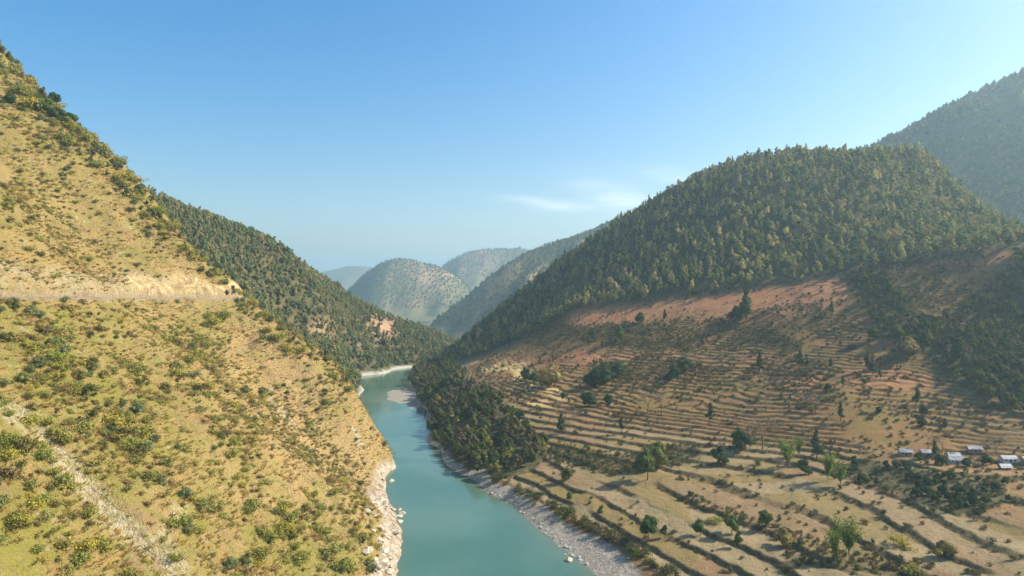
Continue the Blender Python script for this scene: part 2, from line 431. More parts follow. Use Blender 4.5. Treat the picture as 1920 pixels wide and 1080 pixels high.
# --- forested hill beyond it, up to the bend
Mp = []
for (x, y) in LSHORE[9:]: Mp.append((x, y, 0))
for (x, y) in LSHORE[9:-2]: Mp.append((x + 20, y - 14, -10))
MRIDGE = [(150, 300, 900), (220, 335, 920), (300, 377, 950), (350, 395, 975), (400, 415, 1000), (460, 442, 1045), (520, 476, 1100), (570, 507, 1150), (620, 542, 1200), (660, 572, 1235), (700, 596, 1270), (740, 608, 1290), (785, 616, 1300), (825, 632, 1285), (848, 652, 1262)]
for a in MRIDGE:
    x, y, z = P(*a); Mp.append((x, y, z)); k = 1 + 160 / y; Mp.append((x * k, y + 160, z - 60 if z > 90 else z * .3))
for a in [(640, 622, 1000), (600, 565, 960), (520, 530, 920), (450, 500, 880), (420, 470, 870), (560, 620, 900), (690, 648, 1070), (740, 645, 1120), (790, 650, 1170), (640, 680, 900), (660, 700, 880), (700, 678, 1020), (760, 668, 1110), (350, 450, 850)]:
    Mp.append(P(*a))
Mtps = TPS(Mp, 3e-4)
def M_height(x, y):
    z = Mtps(x, y)
    return z + sstep(3, 25, z) * (8 * fbm(x, y, 110, 4, 83) + 2 * fbm(x, y, 30, 3, 85)) * .6

# --- far ridges: (ridge in photo px + distance), front and back slope
class Ridge:
    def __init__(self, pts, front, back, seed, rough=26, k=1.0):
        p = np.array([P(a[0], a[1], a[2] * k) for a in pts]); rough = rough * k; o = np.argsort(p[:, 0]); self.p = p[o]
        self.front, self.back, self.seed, self.rough = front, back, seed, rough
    def __call__(self, x, y):
        rz = np.interp(x, self.p[:, 0], self.p[:, 2]); ry = np.interp(x, self.p[:, 0], self.p[:, 1])
        d = ry - y
        s = self.rough
        spur = fbm(x + .25 * d, y * .35, 9 * s, 4, self.seed)
        ramp = sstep(0, 10 * s, np.abs(d))
        z = rz - np.where(d > 0, self.front, self.back) * (np.sqrt(d * d + (2.2 * s) ** 2) - 2.2 * s) + ramp * spur * 3.4 * s
        return z + fbm(x, y, 1.6 * s, 3, self.seed + 5) * .12 * s
CEN = Ridge([(520, 640, 2300), (600, 585, 2300), (650, 548, 2300), (690, 512, 2300), (715, 495, 2300), (740, 487, 2300), (765, 489, 2300), (800, 495, 2320), (835, 504, 2340), (870, 530, 2340), (920, 580, 2340), (980, 640, 2340)], .62, .6, 201, 30, 1.9)
MIDR = Ridge([(700, 600, 3000), (790, 540, 3000), (835, 497, 3000), (870, 475, 3000), (900, 469, 3000), (935, 467, 3000), (975, 466, 3000), (1030, 480, 3000), (1120, 520, 3000)], .5, .6, 221, 34, 1.9)
RSL = Ridge([(770, 640, 1760), (810, 607, 1780), (840, 583, 1800), (880, 552, 1830), (915, 522, 1860), (945, 500, 1900), (985, 477, 1950), (1020, 463, 1990), (1055, 452, 2020), (1090, 440, 2050), (1150, 415, 2100), (1300, 380, 2200)], .5, .6, 241, 26, 1.35)
BLUE = Ridge([(380, 580, 5200), (540, 535, 5200), (600, 512, 5200), (640, 502, 5200), (665, 498, 5200), (690, 500, 5200), (740, 512, 5200), (900, 520, 5200), (1100, 500, 5200)], .4, .5, 261, 50, 1.6)
HAZY = Ridge([(1400, 400, 1650), (1560, 318, 1650), (1620, 283, 1650), (1680, 256, 1640), (1720, 236, 1640), (1760, 208, 1640), (1800, 192, 1640), (1850, 165, 1640), (1890, 150, 1640), (1920, 136, 1640), (2050, 80, 1640), (2300, 60, 1640)], .62, .6, 281, 24, 1.12)

# ------------------------------------------------------------------ build the terrain sheets
M_SLOPE, M_FIELDS = mat_slope(), mat_fields()
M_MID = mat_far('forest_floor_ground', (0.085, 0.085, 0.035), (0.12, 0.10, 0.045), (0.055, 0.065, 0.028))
M_FARHILL = mat_far('far_hill_ground', (0.12, 0.135, 0.06), (0.18, 0.145, 0.08), (0.10, 0.12, 0.055), .7)

# right side
s = np.linspace(-.30, .98, 620)
ys = [60.0]
while ys[-1] < 1420:
    y = ys[-1]
    ys.append(y + (4.0 if y < 200 else max(.85, y * .0016) if y < 720 else 3.5))
ys = np.array(ys)
S, Yg = np.meshgrid(s, ys); Xg = S * np.maximum(Yg, 230)
Zg, Z0g, Fg, RISg, PLOTg = R_height(Xg, Yg, True)
ug, vg = to_px(Xg, Yg, Z0g)
jx = fbm(Xg, Yg, 40, 4, 111) * 16; jy = fbm(Xg, Yg, 40, 4, 117) * 8
def strip(line, w):
    return 1 - sstep(.35, 1.0, poly_dist(ug + jx, (vg + jy) * 2.2, [(a, b * 2.2) for a, b in line]) / w)
red = np.maximum.reduce([strip([(1085, 597), (1250, 580), (1400, 562), (1480, 552), (1570, 535)], 46), strip([(1400, 580), (1480, 572), (1560, 550)], 75) * .9,
    strip([(1330, 600), (1420, 590)], 40) * .7, strip([(1010, 682), (1060, 674), (1120, 668)], 34), strip([(1120, 668), (1260, 665)], 22) * .8, strip([(1630, 510), (1760, 495), (1870, 480)], 26) * .8,
    strip([(1640, 705), (1700, 715)], 70) * .75, strip([(1480, 715), (1530, 720)], 45) * .8, strip([(1390, 662), (1440, 668)], 30) * .7, strip([(1250, 690), (1330, 700)], 40) * .5, strip([(920, 680), (980, 678)], 22) * .7])
yel = np.maximum.reduce([strip([(903, 686), (950, 692), (985, 710), (1012, 728)], 24), strip([(915, 688), (970, 684)], 24) * .9, strip([(1000, 728), (1035, 730), (1055, 742)], 24), strip([(1000, 758), (1030, 755)], 14) * .8])
inb = np.zeros_like(Xg)
for pl in (BLUFF, GULLY_R, BUSHBANK, GULLY_M): inb = np.maximum(inb, in_poly(ug + jx, vg + jy, pl))
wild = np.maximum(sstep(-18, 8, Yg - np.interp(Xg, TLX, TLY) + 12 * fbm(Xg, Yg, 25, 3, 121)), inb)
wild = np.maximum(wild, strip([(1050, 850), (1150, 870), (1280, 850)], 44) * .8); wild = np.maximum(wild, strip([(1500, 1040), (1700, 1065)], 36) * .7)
gl = np.where(Yg > 470, 1.0, 3.4); grav = 1 - sstep(gl, gl + 1.4, Z0g + 1.2 * fbm(Xg, Yg, 18, 3, 131))
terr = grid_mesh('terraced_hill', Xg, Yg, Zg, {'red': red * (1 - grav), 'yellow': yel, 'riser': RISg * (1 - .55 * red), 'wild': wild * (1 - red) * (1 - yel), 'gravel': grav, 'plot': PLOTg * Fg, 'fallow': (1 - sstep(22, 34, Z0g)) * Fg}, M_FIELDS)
tag(terr, 'terraced brown hillside rising from the river to the forest on the right', kind='structure')

# left hillside
yl = np.r_[np.arange(30, 560, 1.5), np.arange(560, 900, 4)]
sl = np.arange(0, 1, 1 / 420.0)
S, Yl = np.meshgrid(sl, yl)
x1 = lshore_x(Yl) + 14; x0 = -1.2 * 560 + lshore_x(Yl)
Xl = x1 + (x0 - x1) * S ** 1.15
Zl, ROCK, ROADM, CUT = L_height(Xl, Yl, True)
ul, vl = to_px(Xl, Yl, Zl)
def glow(lst, u, v):
    g = np.zeros_like(u)
    for (a, b, r, q) in lst: g = np.maximum(g, q * np.exp(-(((u - a) ** 2 + (v - b) ** 2) / r ** 2)))
    return g
GREENS = [(60, 1000, 140, 1), (40, 840, 120, .9), (250, 780, 130, 1), (370, 960, 110, .9), (560, 1020, 150, 1), (100, 680, 120, .9), (360, 640, 70, .9), (460, 730, 60, .6), (140, 220, 200, .7), (330, 400, 90, .7), (430, 540, 60, .7), (640, 700, 70, .8),
          (230, 300, 120, .6), (560, 620, 60, .8), (440, 820, 70, .6)]
jl = fbm(Xl, Yl, 30, 4, 141) * 40
green = glow(GREENS, ul + jl, vl + jl * .6)
pink = glow([(560, 740, 130, 1), (620, 850, 140, 1), (470, 660, 100, .8), (640, 930, 100, .9), (320, 560, 80, .5), (450, 880, 90, .5), (120, 400, 130, .3)], ul - jl, vl + jl)
def lstrip(line, w):
    return 1 - sstep(.3, 1.0, poly_dist(ul + jl * .35, vl + jl * .2, line) / w)
scree = np.maximum.reduce([lstrip([(20, 770), (70, 800), (120, 870), (200, 960), (270, 1020), (330, 1090)], 30), lstrip([(330, 960), (300, 1000), (340, 1060)], 20) * .8, lstrip([(0, 510), (150, 530), (300, 540)], 30) * .7,
    lstrip([(655, 800), (680, 840)], 8), lstrip([(500, 745), (540, 790)], 8) * .8])
slope = grid_mesh('dry_hillside', Xl, Yl, Zl, {'green': green, 'pink': pink, 'scree': scree, 'cut': CUT, 'road': ROADM, 'rock': ROCK * sstep(-6, -1, Zl)}, M_SLOPE)
tag(slope, 'steep dry grassy hillside with a road cut across it on the left', kind='structure')

# forested hill past the bend
Xm, Ym = np.meshgrid(np.arange(-900, 130, 5.0), np.arange(660, 1500, 5.0))
Zm = M_height(Xm, Ym)
um, vm = to_px(Xm, Ym, Zm)
jm = fbm(Xm, Ym, 50, 4, 151) * 14
bare_m = glow([(720, 612, 28, 1), (690, 640, 16, .8), (745, 600, 20, .8), (560, 628, 22, .8), (600, 622, 24, .7), (705, 595, 18, .7)], um + jm, vm + jm * .5)
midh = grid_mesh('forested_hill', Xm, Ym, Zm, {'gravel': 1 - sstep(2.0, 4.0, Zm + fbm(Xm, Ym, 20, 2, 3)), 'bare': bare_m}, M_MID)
tag(midh, 'forested hill beyond the dry hillside on the left bank', kind='structure')

def far_sheet(name, fn, x0, x1, y0, y1, step, label, bare=None, k=1.0):
    x0, x1, y0, y1, step = (q * k for q in (x0, x1, y0, y1, step))
    X, Y = np.meshgrid(np.arange(x0, x1, step), np.arange(y0, y1, step)); Z = np.maximum(fn(X, Y), -40)
    u, v = to_px(X, Y, Z); b = glow(bare, u, v) if bare else np.zeros_like(X)
    o = grid_mesh(name, X, Y, Z, {'gravel': np.zeros_like(X), 'bare': b * (.6 + .6 * fbm(X, Y, 60, 3, 9))}, M_FARHILL)
    return tag(o, label, kind='structure')
far_sheet('hazy_hill', HAZY, 560, 2300, 880, 2100, 10, 'tall hazy hill behind the forested hill on the right', None, 1.12)
far_sheet('far_spur', RSL, -300, 560, 1350, 2500, 8, 'hazy wooded spur sloping down to the valley bend', [(950, 540, 40, .5), (1010, 490, 40, .5), (860, 590, 20, .5)], 1.35)
far_sheet('far_round_hill', CEN, -820, 130, 1750, 2700, 9, 'rounded hazy hill closing the valley', [(830, 525, 26, 1), (800, 520, 20, .7), (790, 570, 20, .6), (770, 500, 16, .5)], 1.9)
far_sheet('far_ridge', MIDR, -700, 500, 2500, 3500, 12, 'pinkish far ridge behind the rounded hill', [(900, 478, 34, 1), (860, 492, 22, .8)], 1.9)
far_sheet('distant_ridge', BLUE, -2600, 700, 4500, 5800, 30, 'pale blue ridge in the farthest distance', None, 1.6)

# base sheet out to the horizon, under everything
xs_ = np.linspace(-14000, 14000, 57); XB, YB = np.meshgrid(xs_, np.linspace(-6000, 22000, 57))
base = grid_mesh('valley_ground', XB, YB, np.full_like(XB, -45.0), {'gravel': XB * 0, 'bare': XB * 0}, M_FARHILL)
tag(base, 'low ground of the valley reaching to the horizon', kind='structure')

# river
tw = NT('glacial_river_water')
wv = tw.noise(0.10, 4, .55, stretch=(1, .45, 1)); wv2 = tw.noise(0.9, 3, .6, off=9)
colw = tw.mix(tw.ramp(tw.noise(0.012, 3, .5, off=40), .4, .62), (0.055, 0.132, 0.094), (0.085, 0.165, 0.124))
colw = tw.mix(tw.math('MULTIPLY', tw.attr('shallow'), .75), colw, (0.13, 0.135, 0.075))
colw = tw.mix(tw.ramp(tw.noise(0.02, 5, .65, off=70, stretch=(1, .22, 1)), .5, .68, 0, .5), colw, (0.045, 0.125, 0.10))
hw = tw.math('ADD', tw.math('MULTIPLY', wv, 1.0), tw.math('MULTIPLY', wv2, .35))
M_WATER = tw.finish(colw, tw.ramp(tw.noise(0.02, 3, .5, off=3), .35, .65, .015, .09), tw.bump(tw.math('ADD', hw, tw.math('MULTIPLY', tw.noise(.035, 4, .6, off=90, stretch=(1, .3, 1)), 2.0)), .30, .5), spec=.5)
tw.b.inputs['IOR'].default_value = 1.333
XW, YW = np.meshgrid(np.linspace(-420, 420, 211), np.linspace(-50, 1500, 388))
RBED = R_base(XW, YW); LBED = Ltps(XW, YW)
shal = np.maximum(np.exp(-np.maximum(-RBED, 0) / 1.6) * (RBED > -12), .7 * np.exp(-np.maximum(-LBED, 0) / 2.0) * (YW < 460)) * (RBED < 6)
river = grid_mesh('river', XW, YW, np.zeros_like(XW), {'shallow': shal}, M_WATER)
tag(river, 'turquoise river winding through the valley', kind='structure')

# gravel bar under the bluff
def gravel_bar():
    cx, cy_, _ = PZ(776, 742, 0)
    a = np.linspace(0, 2 * math.pi, 49); r = np.linspace(0, 1, 14)
    A, Rr = np.meshgrid(a, r)
    wob = 1 + .18 * np.sin(A * 2 + 1) + .12 * np.sin(A * 3) + .07 * np.sin(A * 7 + 2) + .05 * np.sin(A * 12)
    lx = np.cos(A) * Rr * 30 * wob; ly = np.sin(A) * Rr * 88 * wob
    th = math.radians(14)
    X = cx + lx * math.cos(th) - ly * math.sin(th); Y = cy_ + lx * math.sin(th) + ly * math.cos(th)
    Z = .55 * (1 - Rr ** 2) - .12 + .12 * fbm(X, Y, 6, 3, 7)
    t = NT('river_gravel')
    c = t.mix(t.ramp(t.noise(0.4, 5, .7), .35, .65), (0.20, 0.185, 0.15), (0.35, 0.32, 0.27))
    o = grid_mesh('gravel_bar', X, Y, Z, {}, t.finish(c, .9))
    tag(o, 'pale gravel bar in the river below the wooded bluff', kind='structure')
gravel_bar()

# ------------------------------------------------------------------ vegetation: materials
def leaf_mat(name, cols, trans=0.25, var=0.35):
    t = NT(name)
    oi = t.n.new('ShaderNodeObjectInfo')
    cr = t.n.new('ShaderNodeValToRGB'); el = cr.color_ramp.elements
    n = len(cols)
    el[0].position = 0; el[0].color = (*cols[0], 1); el[1].position = 1; el[1].color = (*cols[-1], 1)
    for i in range(1, n - 1):
        e = el.new(i / (n - 1)); e.color = (*cols[i], 1)
    t.l.new(oi.outputs['Random'], cr.inputs[0])
    sh = t.ramp(t.attr('leaf_shade'), 0, 1, 1 - var, 1 + var)
    v = t.n.new('ShaderNodeVectorMath'); v.operation = 'SCALE'
    t.l.new(cr.outputs[0], v.inputs[0]); t.l.new(sh, v.inputs['Scale'])
    return t.finish(v.outputs[0], .85, None, .08, trans)
def bark_mat(name, a, b):
    t = NT(name)
    return t.finish(t.mix(t.ramp(t.noise(1.4, 3, .6), .35, .65), a, b), .95)
M_FOREST = leaf_mat('forest_leaves', [(0.138, 0.202, 0.068), (0.529, 0.459, 0.147), (0.115, 0.179, 0.063), (0.345, 0.347, 0.105), (0.620, 0.515, 0.168), (0.127, 0.190, 0.068), (0.253, 0.280, 0.089), (0.529, 0.403, 0.179), (0.103, 0.162, 0.058), (0.460, 0.426, 0.126), (0.161, 0.213, 0.074)], .3, .25)
M_MIDFOR = leaf_mat('hill_forest_leaves', [(0.110, 0.165, 0.061), (0.187, 0.209, 0.077), (0.297, 0.264, 0.099), (0.121, 0.176, 0.066), (0.352, 0.286, 0.121)], .22, .3)
M_GROVE = leaf_mat('grove_leaves', [(0.051, 0.081, 0.024), (0.128, 0.153, 0.034), (0.060, 0.089, 0.025), (0.221, 0.212, 0.047), (0.076, 0.102, 0.030), (0.187, 0.132, 0.076), (0.068, 0.098, 0.025)])
M_DARK = leaf_mat('dark_tree_leaves', [(0.039, 0.078, 0.028), (0.062, 0.101, 0.031), (0.085, 0.132, 0.034)])
M_FIELDTREE = leaf_mat('field_tree_leaves', [(0.070, 0.116, 0.031), (0.124, 0.171, 0.039), (0.093, 0.132, 0.046), (0.171, 0.186, 0.054)])
M_BLUEGREEN = leaf_mat('blue_green_leaves', [(0.17, 0.21, 0.10), (0.24, 0.26, 0.11), (0.13, 0.17, 0.07), (0.25, 0.26, 0.09), (0.19, 0.19, 0.07)], .35)
M_YELLOWGREEN = leaf_mat('yellow_green_leaves', [(0.30, 0.31, 0.06), (0.40, 0.34, 0.06), (0.22, 0.26, 0.05), (0.34, 0.31, 0.09), (0.19, 0.22, 0.05), (0.44, 0.36, 0.08)], .3)
M_BAMBOO = leaf_mat('bamboo_leaves', [(0.155, 0.240, 0.039), (0.248, 0.295, 0.054), (0.186, 0.248, 0.046)])
M_STRAW = leaf_mat('straw_bush_leaves', [(0.40, 0.31, 0.10), (0.30, 0.28, 0.07), (0.46, 0.33, 0.13), (0.27, 0.25, 0.06), (0.38, 0.25, 0.11), (0.34, 0.32, 0.07)], .4)
M_GOLDEN = leaf_mat('golden_leaves', [(0.23, 0.19, 0.06), (0.29, 0.22, 0.07), (0.22, 0.20, 0.07)])
M_OLIVE = leaf_mat('olive_scrub_leaves', [(0.07, 0.09, 0.03), (0.11, 0.115, 0.035), (0.20, 0.165, 0.06), (0.085, 0.10, 0.03), (0.25, 0.185, 0.085), (0.13, 0.135, 0.04), (0.19, 0.13, 0.07)])
M_DRYGRASS = leaf_mat('dry_grass_blades', [(0.40, 0.27, 0.10), (0.46, 0.31, 0.12), (0.33, 0.26, 0.085), (0.42, 0.24, 0.10), (0.27, 0.235, 0.07), (0.52, 0.38, 0.17)], .5)
M_TWIG = leaf_mat('bare_twigs', [(0.24, 0.18, 0.13), (0.30, 0.22, 0.15), (0.20, 0.16, 0.12)], .05, .25)
M_BARK = bark_mat('grey_brown_bark', (0.10, 0.075, 0.05), (0.20, 0.16, 0.12))

# ------------------------------------------------------------------ vegetation: shapes
def tube(pts, radii, sides=5):
    pts = np.asarray(pts, float); V, Fc = [], []
    for i, p in enumerate(pts):
        d = pts[min(i + 1, len(pts) - 1)] - pts[max(i - 1, 0)]; d /= np.linalg.norm(d) + 1e-9
        a = np.cross(d, (0.3, 0.9, 0.2)); a /= np.linalg.norm(a) + 1e-9; b = np.cross(d, a)
        for k in range(sides):
            th = 2 * math.pi * k / sides
            V.append(p + radii[i] * (a * math.cos(th) + b * math.sin(th)))
    for i in range(len(pts) - 1):
        for k in range(sides):
            Fc.append((i * sides + k, i * sides + (k + 1) % sides, (i + 1) * sides + (k + 1) % sides, (i + 1) * sides + k))
    return np.array(V), np.array(Fc)
def join(parts):
    V, Fc, o = [], [], 0
    for v, f in parts: V.append(v); Fc.append(f + o); o += len(v)
    return np.concatenate(V), np.concatenate(Fc)
def quads(c, nrm, size, asp=1.0, r=rng):
    n = len(c); nrm = nrm / (np.linalg.norm(nrm, axis=1, keepdims=True) + 1e-9)
    t = np.cross(nrm, r.normal(size=(n, 3))); t /= np.linalg.norm(t, axis=1, keepdims=True) + 1e-9
    b = np.cross(nrm, t); sz = np.asarray(size).reshape(-1, 1) * np.ones((n, 1))
    tt, bb = t * sz * .5, b * sz * .5 * asp
    bend = nrm * sz * .16
    V = np.stack([c - tt * 1.0, c - bb * .8 + bend, c + tt * 1.0, c + bb * .8 + bend], 1).reshape(-1, 3)
    return V, np.arange(4 * n).reshape(n, 4)
def crown(lobes, n, size, r, low=-.55, spread=.38, core=1.0):
    L = np.array(lobes, float); a = L[:, 3] * L[:, 4] + L[:, 3] * L[:, 5]; k = r.choice(len(L), n, p=a / a.sum())
    d = r.normal(size=(n, 3)); d /= np.linalg.norm(d, axis=1, keepdims=True)
    d[:, 2] = np.where(d[:, 2] < low, -d[:, 2], d[:, 2])
    rad = r.uniform(.74, 1.06, (n, 1)) if core > .5 else r.uniform(.5, 1.3, (n, 1))
    c = L[k, :3] + d * L[k, 3:6] * rad
    nr = d + r.normal(size=(n, 3)) * spread
    V, Fc = quads(c, nr, size * r.uniform(.65, 1.35, n), .8, r)
    return join([(V, Fc)] + [lump(l, r, core) for l in L])
def _quad_ball(m=3):
    V, Fc = [], []
    for ax in range(3):
        for sg in (-1, 1):
            o = len(V)
            for i in range(m + 1):
                for j in range(m + 1):
                    p = [0, 0, 0]; p[ax] = sg; p[(ax + 1) % 3] = math.tan((2 * i / m - 1) * .785); p[(ax + 2) % 3] = sg * math.tan((2 * j / m - 1) * .785)
                    V.append(np.array(p) / np.linalg.norm(p))
            for i in range(m):
                for j in range(m):
                    a = o + i * (m + 1) + j; Fc.append((a, a + m + 1, a + m + 2, a + 1))
    return np.array(V), np.array(Fc)
_BALL = _quad_ball()
def lump(l, r, core=1.0):                              # a dense leafy mass inside each bough of a crown
    V = _BALL[0]; key = np.round(V * 50).astype(int); ph = r.uniform(0, 6.28, 6)
    k = .80 + .10 * np.sin(V[:, 0] * 5 + ph[0]) * np.sin(V[:, 1] * 5 + ph[1]) + .08 * np.sin(V[:, 2] * 7 + ph[2] + V[:, 0] * 4)
    return V * (core * k[:, None]) * np.array(l[3:6]) + np.array(l[:3]), _BALL[1]
def trunk(h, r0, r, limbs=3, top=.75, lean=.05):
    lx, ly = r.normal(size=2) * lean * h
    ps = [(0, 0, -.8), (lx * .2, ly * .2, h * .3), (lx, ly, h * top)]
    parts = [tube(ps, [r0 * 1.25, r0 * .8, r0 * .25], 6)]
    for i in range(limbs):
        a = r.uniform(0, 6.28); z0 = h * r.uniform(.3, .55); l = h * r.uniform(.2, .32)
        p0 = np.array([lx * .5, ly * .5, z0]); p1 = p0 + np.array([math.cos(a) * l * .6, math.sin(a) * l * .6, l * .45]); p2 = p1 + np.array([math.cos(a) * l * .35, math.sin(a) * l * .35, l * .5])
        parts.append(tube([p0, p1, p2], [r0 * .45, r0 * .3, r0 * .1], 4))
    return join(parts)
def lobes_tree(h, w, r, n=7, base=.25, pointed=0.0):
    out = []
    for i in range(n):
        t = (i + r.uniform(.2, .8)) / n
        z = h * (base + (1 - base) * (.1 + .8 * t))
        env = math.sin(math.pi * min(1, (.18 + .82 * t) ** (1 - .3 * pointed))) ** .7 * (1 - pointed * t * .6)
        a = r.uniform(0, 6.28); q = w * .5 * env * r.uniform(.2, .75)
        rr = w * .5 * max(.28, env * r.uniform(.42, .66))
        out.append((math.cos(a) * q, math.sin(a) * q, min(z, h - rr * .8), rr, rr * r.uniform(.8, 1.1), rr * r.uniform(.7, 1.0)))
    return out
class Proto:                                # a plant kind: crown + trunk meshes, and both joined for the far mass
    def __init__(self, name, cv, cf, tv, tf, leaf, bark, r):
        sh = r.uniform(0, 1, len(cf))
        self.crown = raw_mesh(name + '_crown', cv, cf, [leaf], None, False, sh)
        self.trunk = raw_mesh(name + '_trunk', tv, tf, [bark], None, True) if tv is not None else None
        if tv is not None:
            V, Fc = join([(cv, cf), (tv, tf)])
            self.whole = raw_mesh(name + '_whole', V, Fc, [leaf, bark], np.r_[np.zeros(len(cf)), np.ones(len(tf))], False, np.r_[sh, np.full(len(tf), .5)])
        else: self.whole = self.crown
        self.h = float(cv[:, 2].max())
def make_tree(name, h, w, n, leaf, mat, seed, nl=7, base=.25, pointed=0., limbs=3):
    r = np.random.default_rng(seed)
    cv, cf = crown(lobes_tree(h, w, r, nl, base, pointed), n, leaf, r, spread=.38 if nl < 12 else .55, core=1.0 if nl < 12 else .6)
    tv, tf = trunk(h, h * .022, r, limbs)
    return Proto(name, cv, cf, tv, tf, mat, M_BARK, r)
def make_bush(name, h, w, n, leaf, mat, seed, nl=6):
    r = np.random.default_rng(seed); lo = []
    for i in range(nl):
        a = r.uniform(0, 6.28); q = w * .5 * r.uniform(0, .65); rr = w * r.uniform(.16, .32)
        lo.append((math.cos(a) * q * 1.2, math.sin(a) * q * 1.2, h * r.uniform(.2, .65), rr, rr * r.uniform(.7, 1.2), h * r.uniform(.22, .42)))
    cv, cf = crown(lo, n, leaf, r, low=-.9, spread=.7, core=.45)
    st = join([tube([(0, 0, -.4), (math.cos(a) * w * .15, math.sin(a) * w * .15, h * .35), (math.cos(a) * w * .28, math.sin(a) * w * .28, h * .7)], [h * .03, h * .02, h * .008], 4) for a in r.uniform(0, 6.28, 4)])
    return Proto(name, cv, cf, st[0], st[1], mat, M_BARK, r)
def make_bamboo(name, h, w, seed, mat):
    r = np.random.default_rng(seed); culms = []; cs, ns = [], []
    for i in range(16):
        a = r.uniform(0, 6.28); hh = h * r.uniform(.65, 1.0); l = w * .5 * r.uniform(.3, 1.0)
        t = np.linspace(0, 1, 6)
        pts = np.c_[np.cos(a) * l * t ** 2.2, np.sin(a) * l * t ** 2.2, hh * (t - .18 * t ** 4) / .82]
        culms.append(tube(pts, np.linspace(.07, .015, 6), 4))
        for j in range(80):
            q = r.uniform(.3, 1.02); p = np.array([np.interp(q, t, pts[:, m]) for m in range(3)])
            cs.append(p + r.normal(size=3) * (.18 + .35 * q) * w * .14); ns.append(np.array([math.cos(a), math.sin(a), .6]) + r.normal(size=3) * .8)
    cv, cf = quads(np.array(cs), np.array(ns), .8 * r.uniform(.6, 1.4, len(cs)), .5, r)
    tv, tf = join(culms)
    return Proto(name, cv, cf, tv, tf, mat, M_BARK, r)
def make_bare(name, h, w, seed):
    r = np.random.default_rng(seed); parts = []; tips = []
    def grow(p, d, l, rad, lev):
        q = p + d * l; parts.append(tube([p, (p + q) / 2 + r.normal(size=3) * l * .05, q], [rad, rad * .8, rad * .55], 4))
        if lev == 0: tips.append((p, q)); return
        for i in range(3 if lev > 1 else 4):
            nd = d + r.normal(size=3) * .55; nd[2] = abs(nd[2]) * .8 + .1; nd /= np.linalg.norm(nd)
            grow(q if i else p + (q - p) * .7, nd, l * r.uniform(.55, .8), rad * .55, lev - 1)
    grow(np.array([0, 0, -.5]), np.array([.05, 0, 1.0]), h * .34, h * .02, 3)
    tw = []
    for p, q in tips:
        for i in range(5):
            c = p + (q - p) * r.uniform(.3, 1.3) + r.normal(size=3) * w * .05; d = (q - p) / np.linalg.norm(q - p) + r.normal(size=3) * .6
            tw.append((c, d))
    c = np.array([a for a, b in tw]); d = np.array([b for a, b in tw]); d /= np.linalg.norm(d, axis=1, keepdims=True)
    sd_ = np.cross(d, r.normal(size=d.shape)); sd_ /= np.linalg.norm(sd_, axis=1, keepdims=True)
    l = w * .10; wd = .05
    V = np.stack([c - sd_ * wd, c + sd_ * wd, c + d * l + sd_ * wd * .3, c + d * l - sd_ * wd * .3], 1).reshape(-1, 3)
    tv, tf = join(parts)
    return Proto(name, V, np.arange(len(V)).reshape(-1, 4), tv, tf, M_TWIG, M_BARK, r)
def make_tuft(name, h, w, n, seed):
    r = np.random.default_rng(seed)
    a = r.uniform(0, 6.28, n); q = r.uniform(0, .5, n) * w
    b = np.c_[np.cos(a) * q, np.sin(a) * q, np.full(n, -.15)]
    tip = b + np.c_[np.cos(a) * w * r.uniform(.1, .6, n), np.sin(a) * w * r.uniform(.1, .6, n), h * r.uniform(.5, 1.1, n)]
    sd_ = np.c_[-np.sin(a + r.normal(size=n)), np.cos(a + r.normal(size=n)), np.zeros(n)] * w * .10
    V = np.stack([b - sd_, b + sd_, tip + sd_ * .35, tip - sd_ * .35], 1).reshape(-1, 3)
    return Proto(name, V, np.arange(4 * n).reshape(n, 4), None, None, M_DRYGRASS, None, r)

FOREST = [make_tree('forest_tree', 12, w, 200, .9, M_FOREST, 300 + i, 7, .12, p) for i, (w, p) in enumerate(((7.8, .1), (7.0, .35), (8.8, 0.), (6.4, .5)))]
MIDF = [make_tree('hill_tree', 11, w, 120, 1.5, M_MIDFOR, 320 + i, 6, .08, p) for i, (w, p) in enumerate(((8.0, .2), (7, .5), (9, .1)))]
FARF = [make_tree('far_tree', 12, w, 60, 2.6, M_MIDFOR, 340 + i, 5, .05, p, 1) for i, (w, p) in enumerate(((10.0, .2), (9, .5)))]
GROVE = [make_tree('grove_tree', 10, w, 420, .75, M_GROVE, 360 + i, 9, .15, p) for i, (w, p) in enumerate(((8.5, .1), (7.5, .2), (9.5, 0.), (6.5, .5)))]
FIELDT = [make_tree('field_tree', 8, w, 900, .55, M_FIELDTREE, 380 + i, 9, .2, p) for i, (w, p) in enumerate(((7.0, 0.), (5.5, .2), (6.4, .1)))]
SLIM = [make_tree('slim_tree', 9, w, 560, .58, M_DARK, 400 + i, 9, .15, .5) for i, w in enumerate((3.6, 4.4))]
DARKT = [make_tree('dark_tree', 8, w, 900, .66, M_DARK, 410 + i, 9, .1, 0.) for i, w in enumerate((9.0, 8.0))]
BLUET = [make_tree('blue_green_tree', 8, w, 1000, .6, M_BLUEGREEN, 420 + i, 14, .02, 0.) for i, w in enumerate((10.0, 8.5, 11.5))]
BAMB = [make_bamboo('bamboo', 11, 8, 430 + i, M_BAMBOO) for i in range(2)]
BARE = [make_bare('bare_tree', 9, 8, 440 + i) for i in range(3)]
GOLD = [make_tree('golden_tree', 6, 7, 460, .45, M_GOLDEN, 450, 9, .15, 0.)]
YBUSH = [make_bush('shrub', 2.4, 4.0 + .6 * i, 300, .42, M_YELLOWGREEN, 460 + i) for i in range(3)]
DBUSH = [make_bush('bush', 2.6, 4.2 + .6 * i, 300, .45, M_BLUEGREEN, 470 + i) for i in range(2)]
OBUSH = [make_bush('scrub', 2.2, 3.2 + .6 * i, 170, .5, M_OLIVE, 480 + i) for i in range(3)]
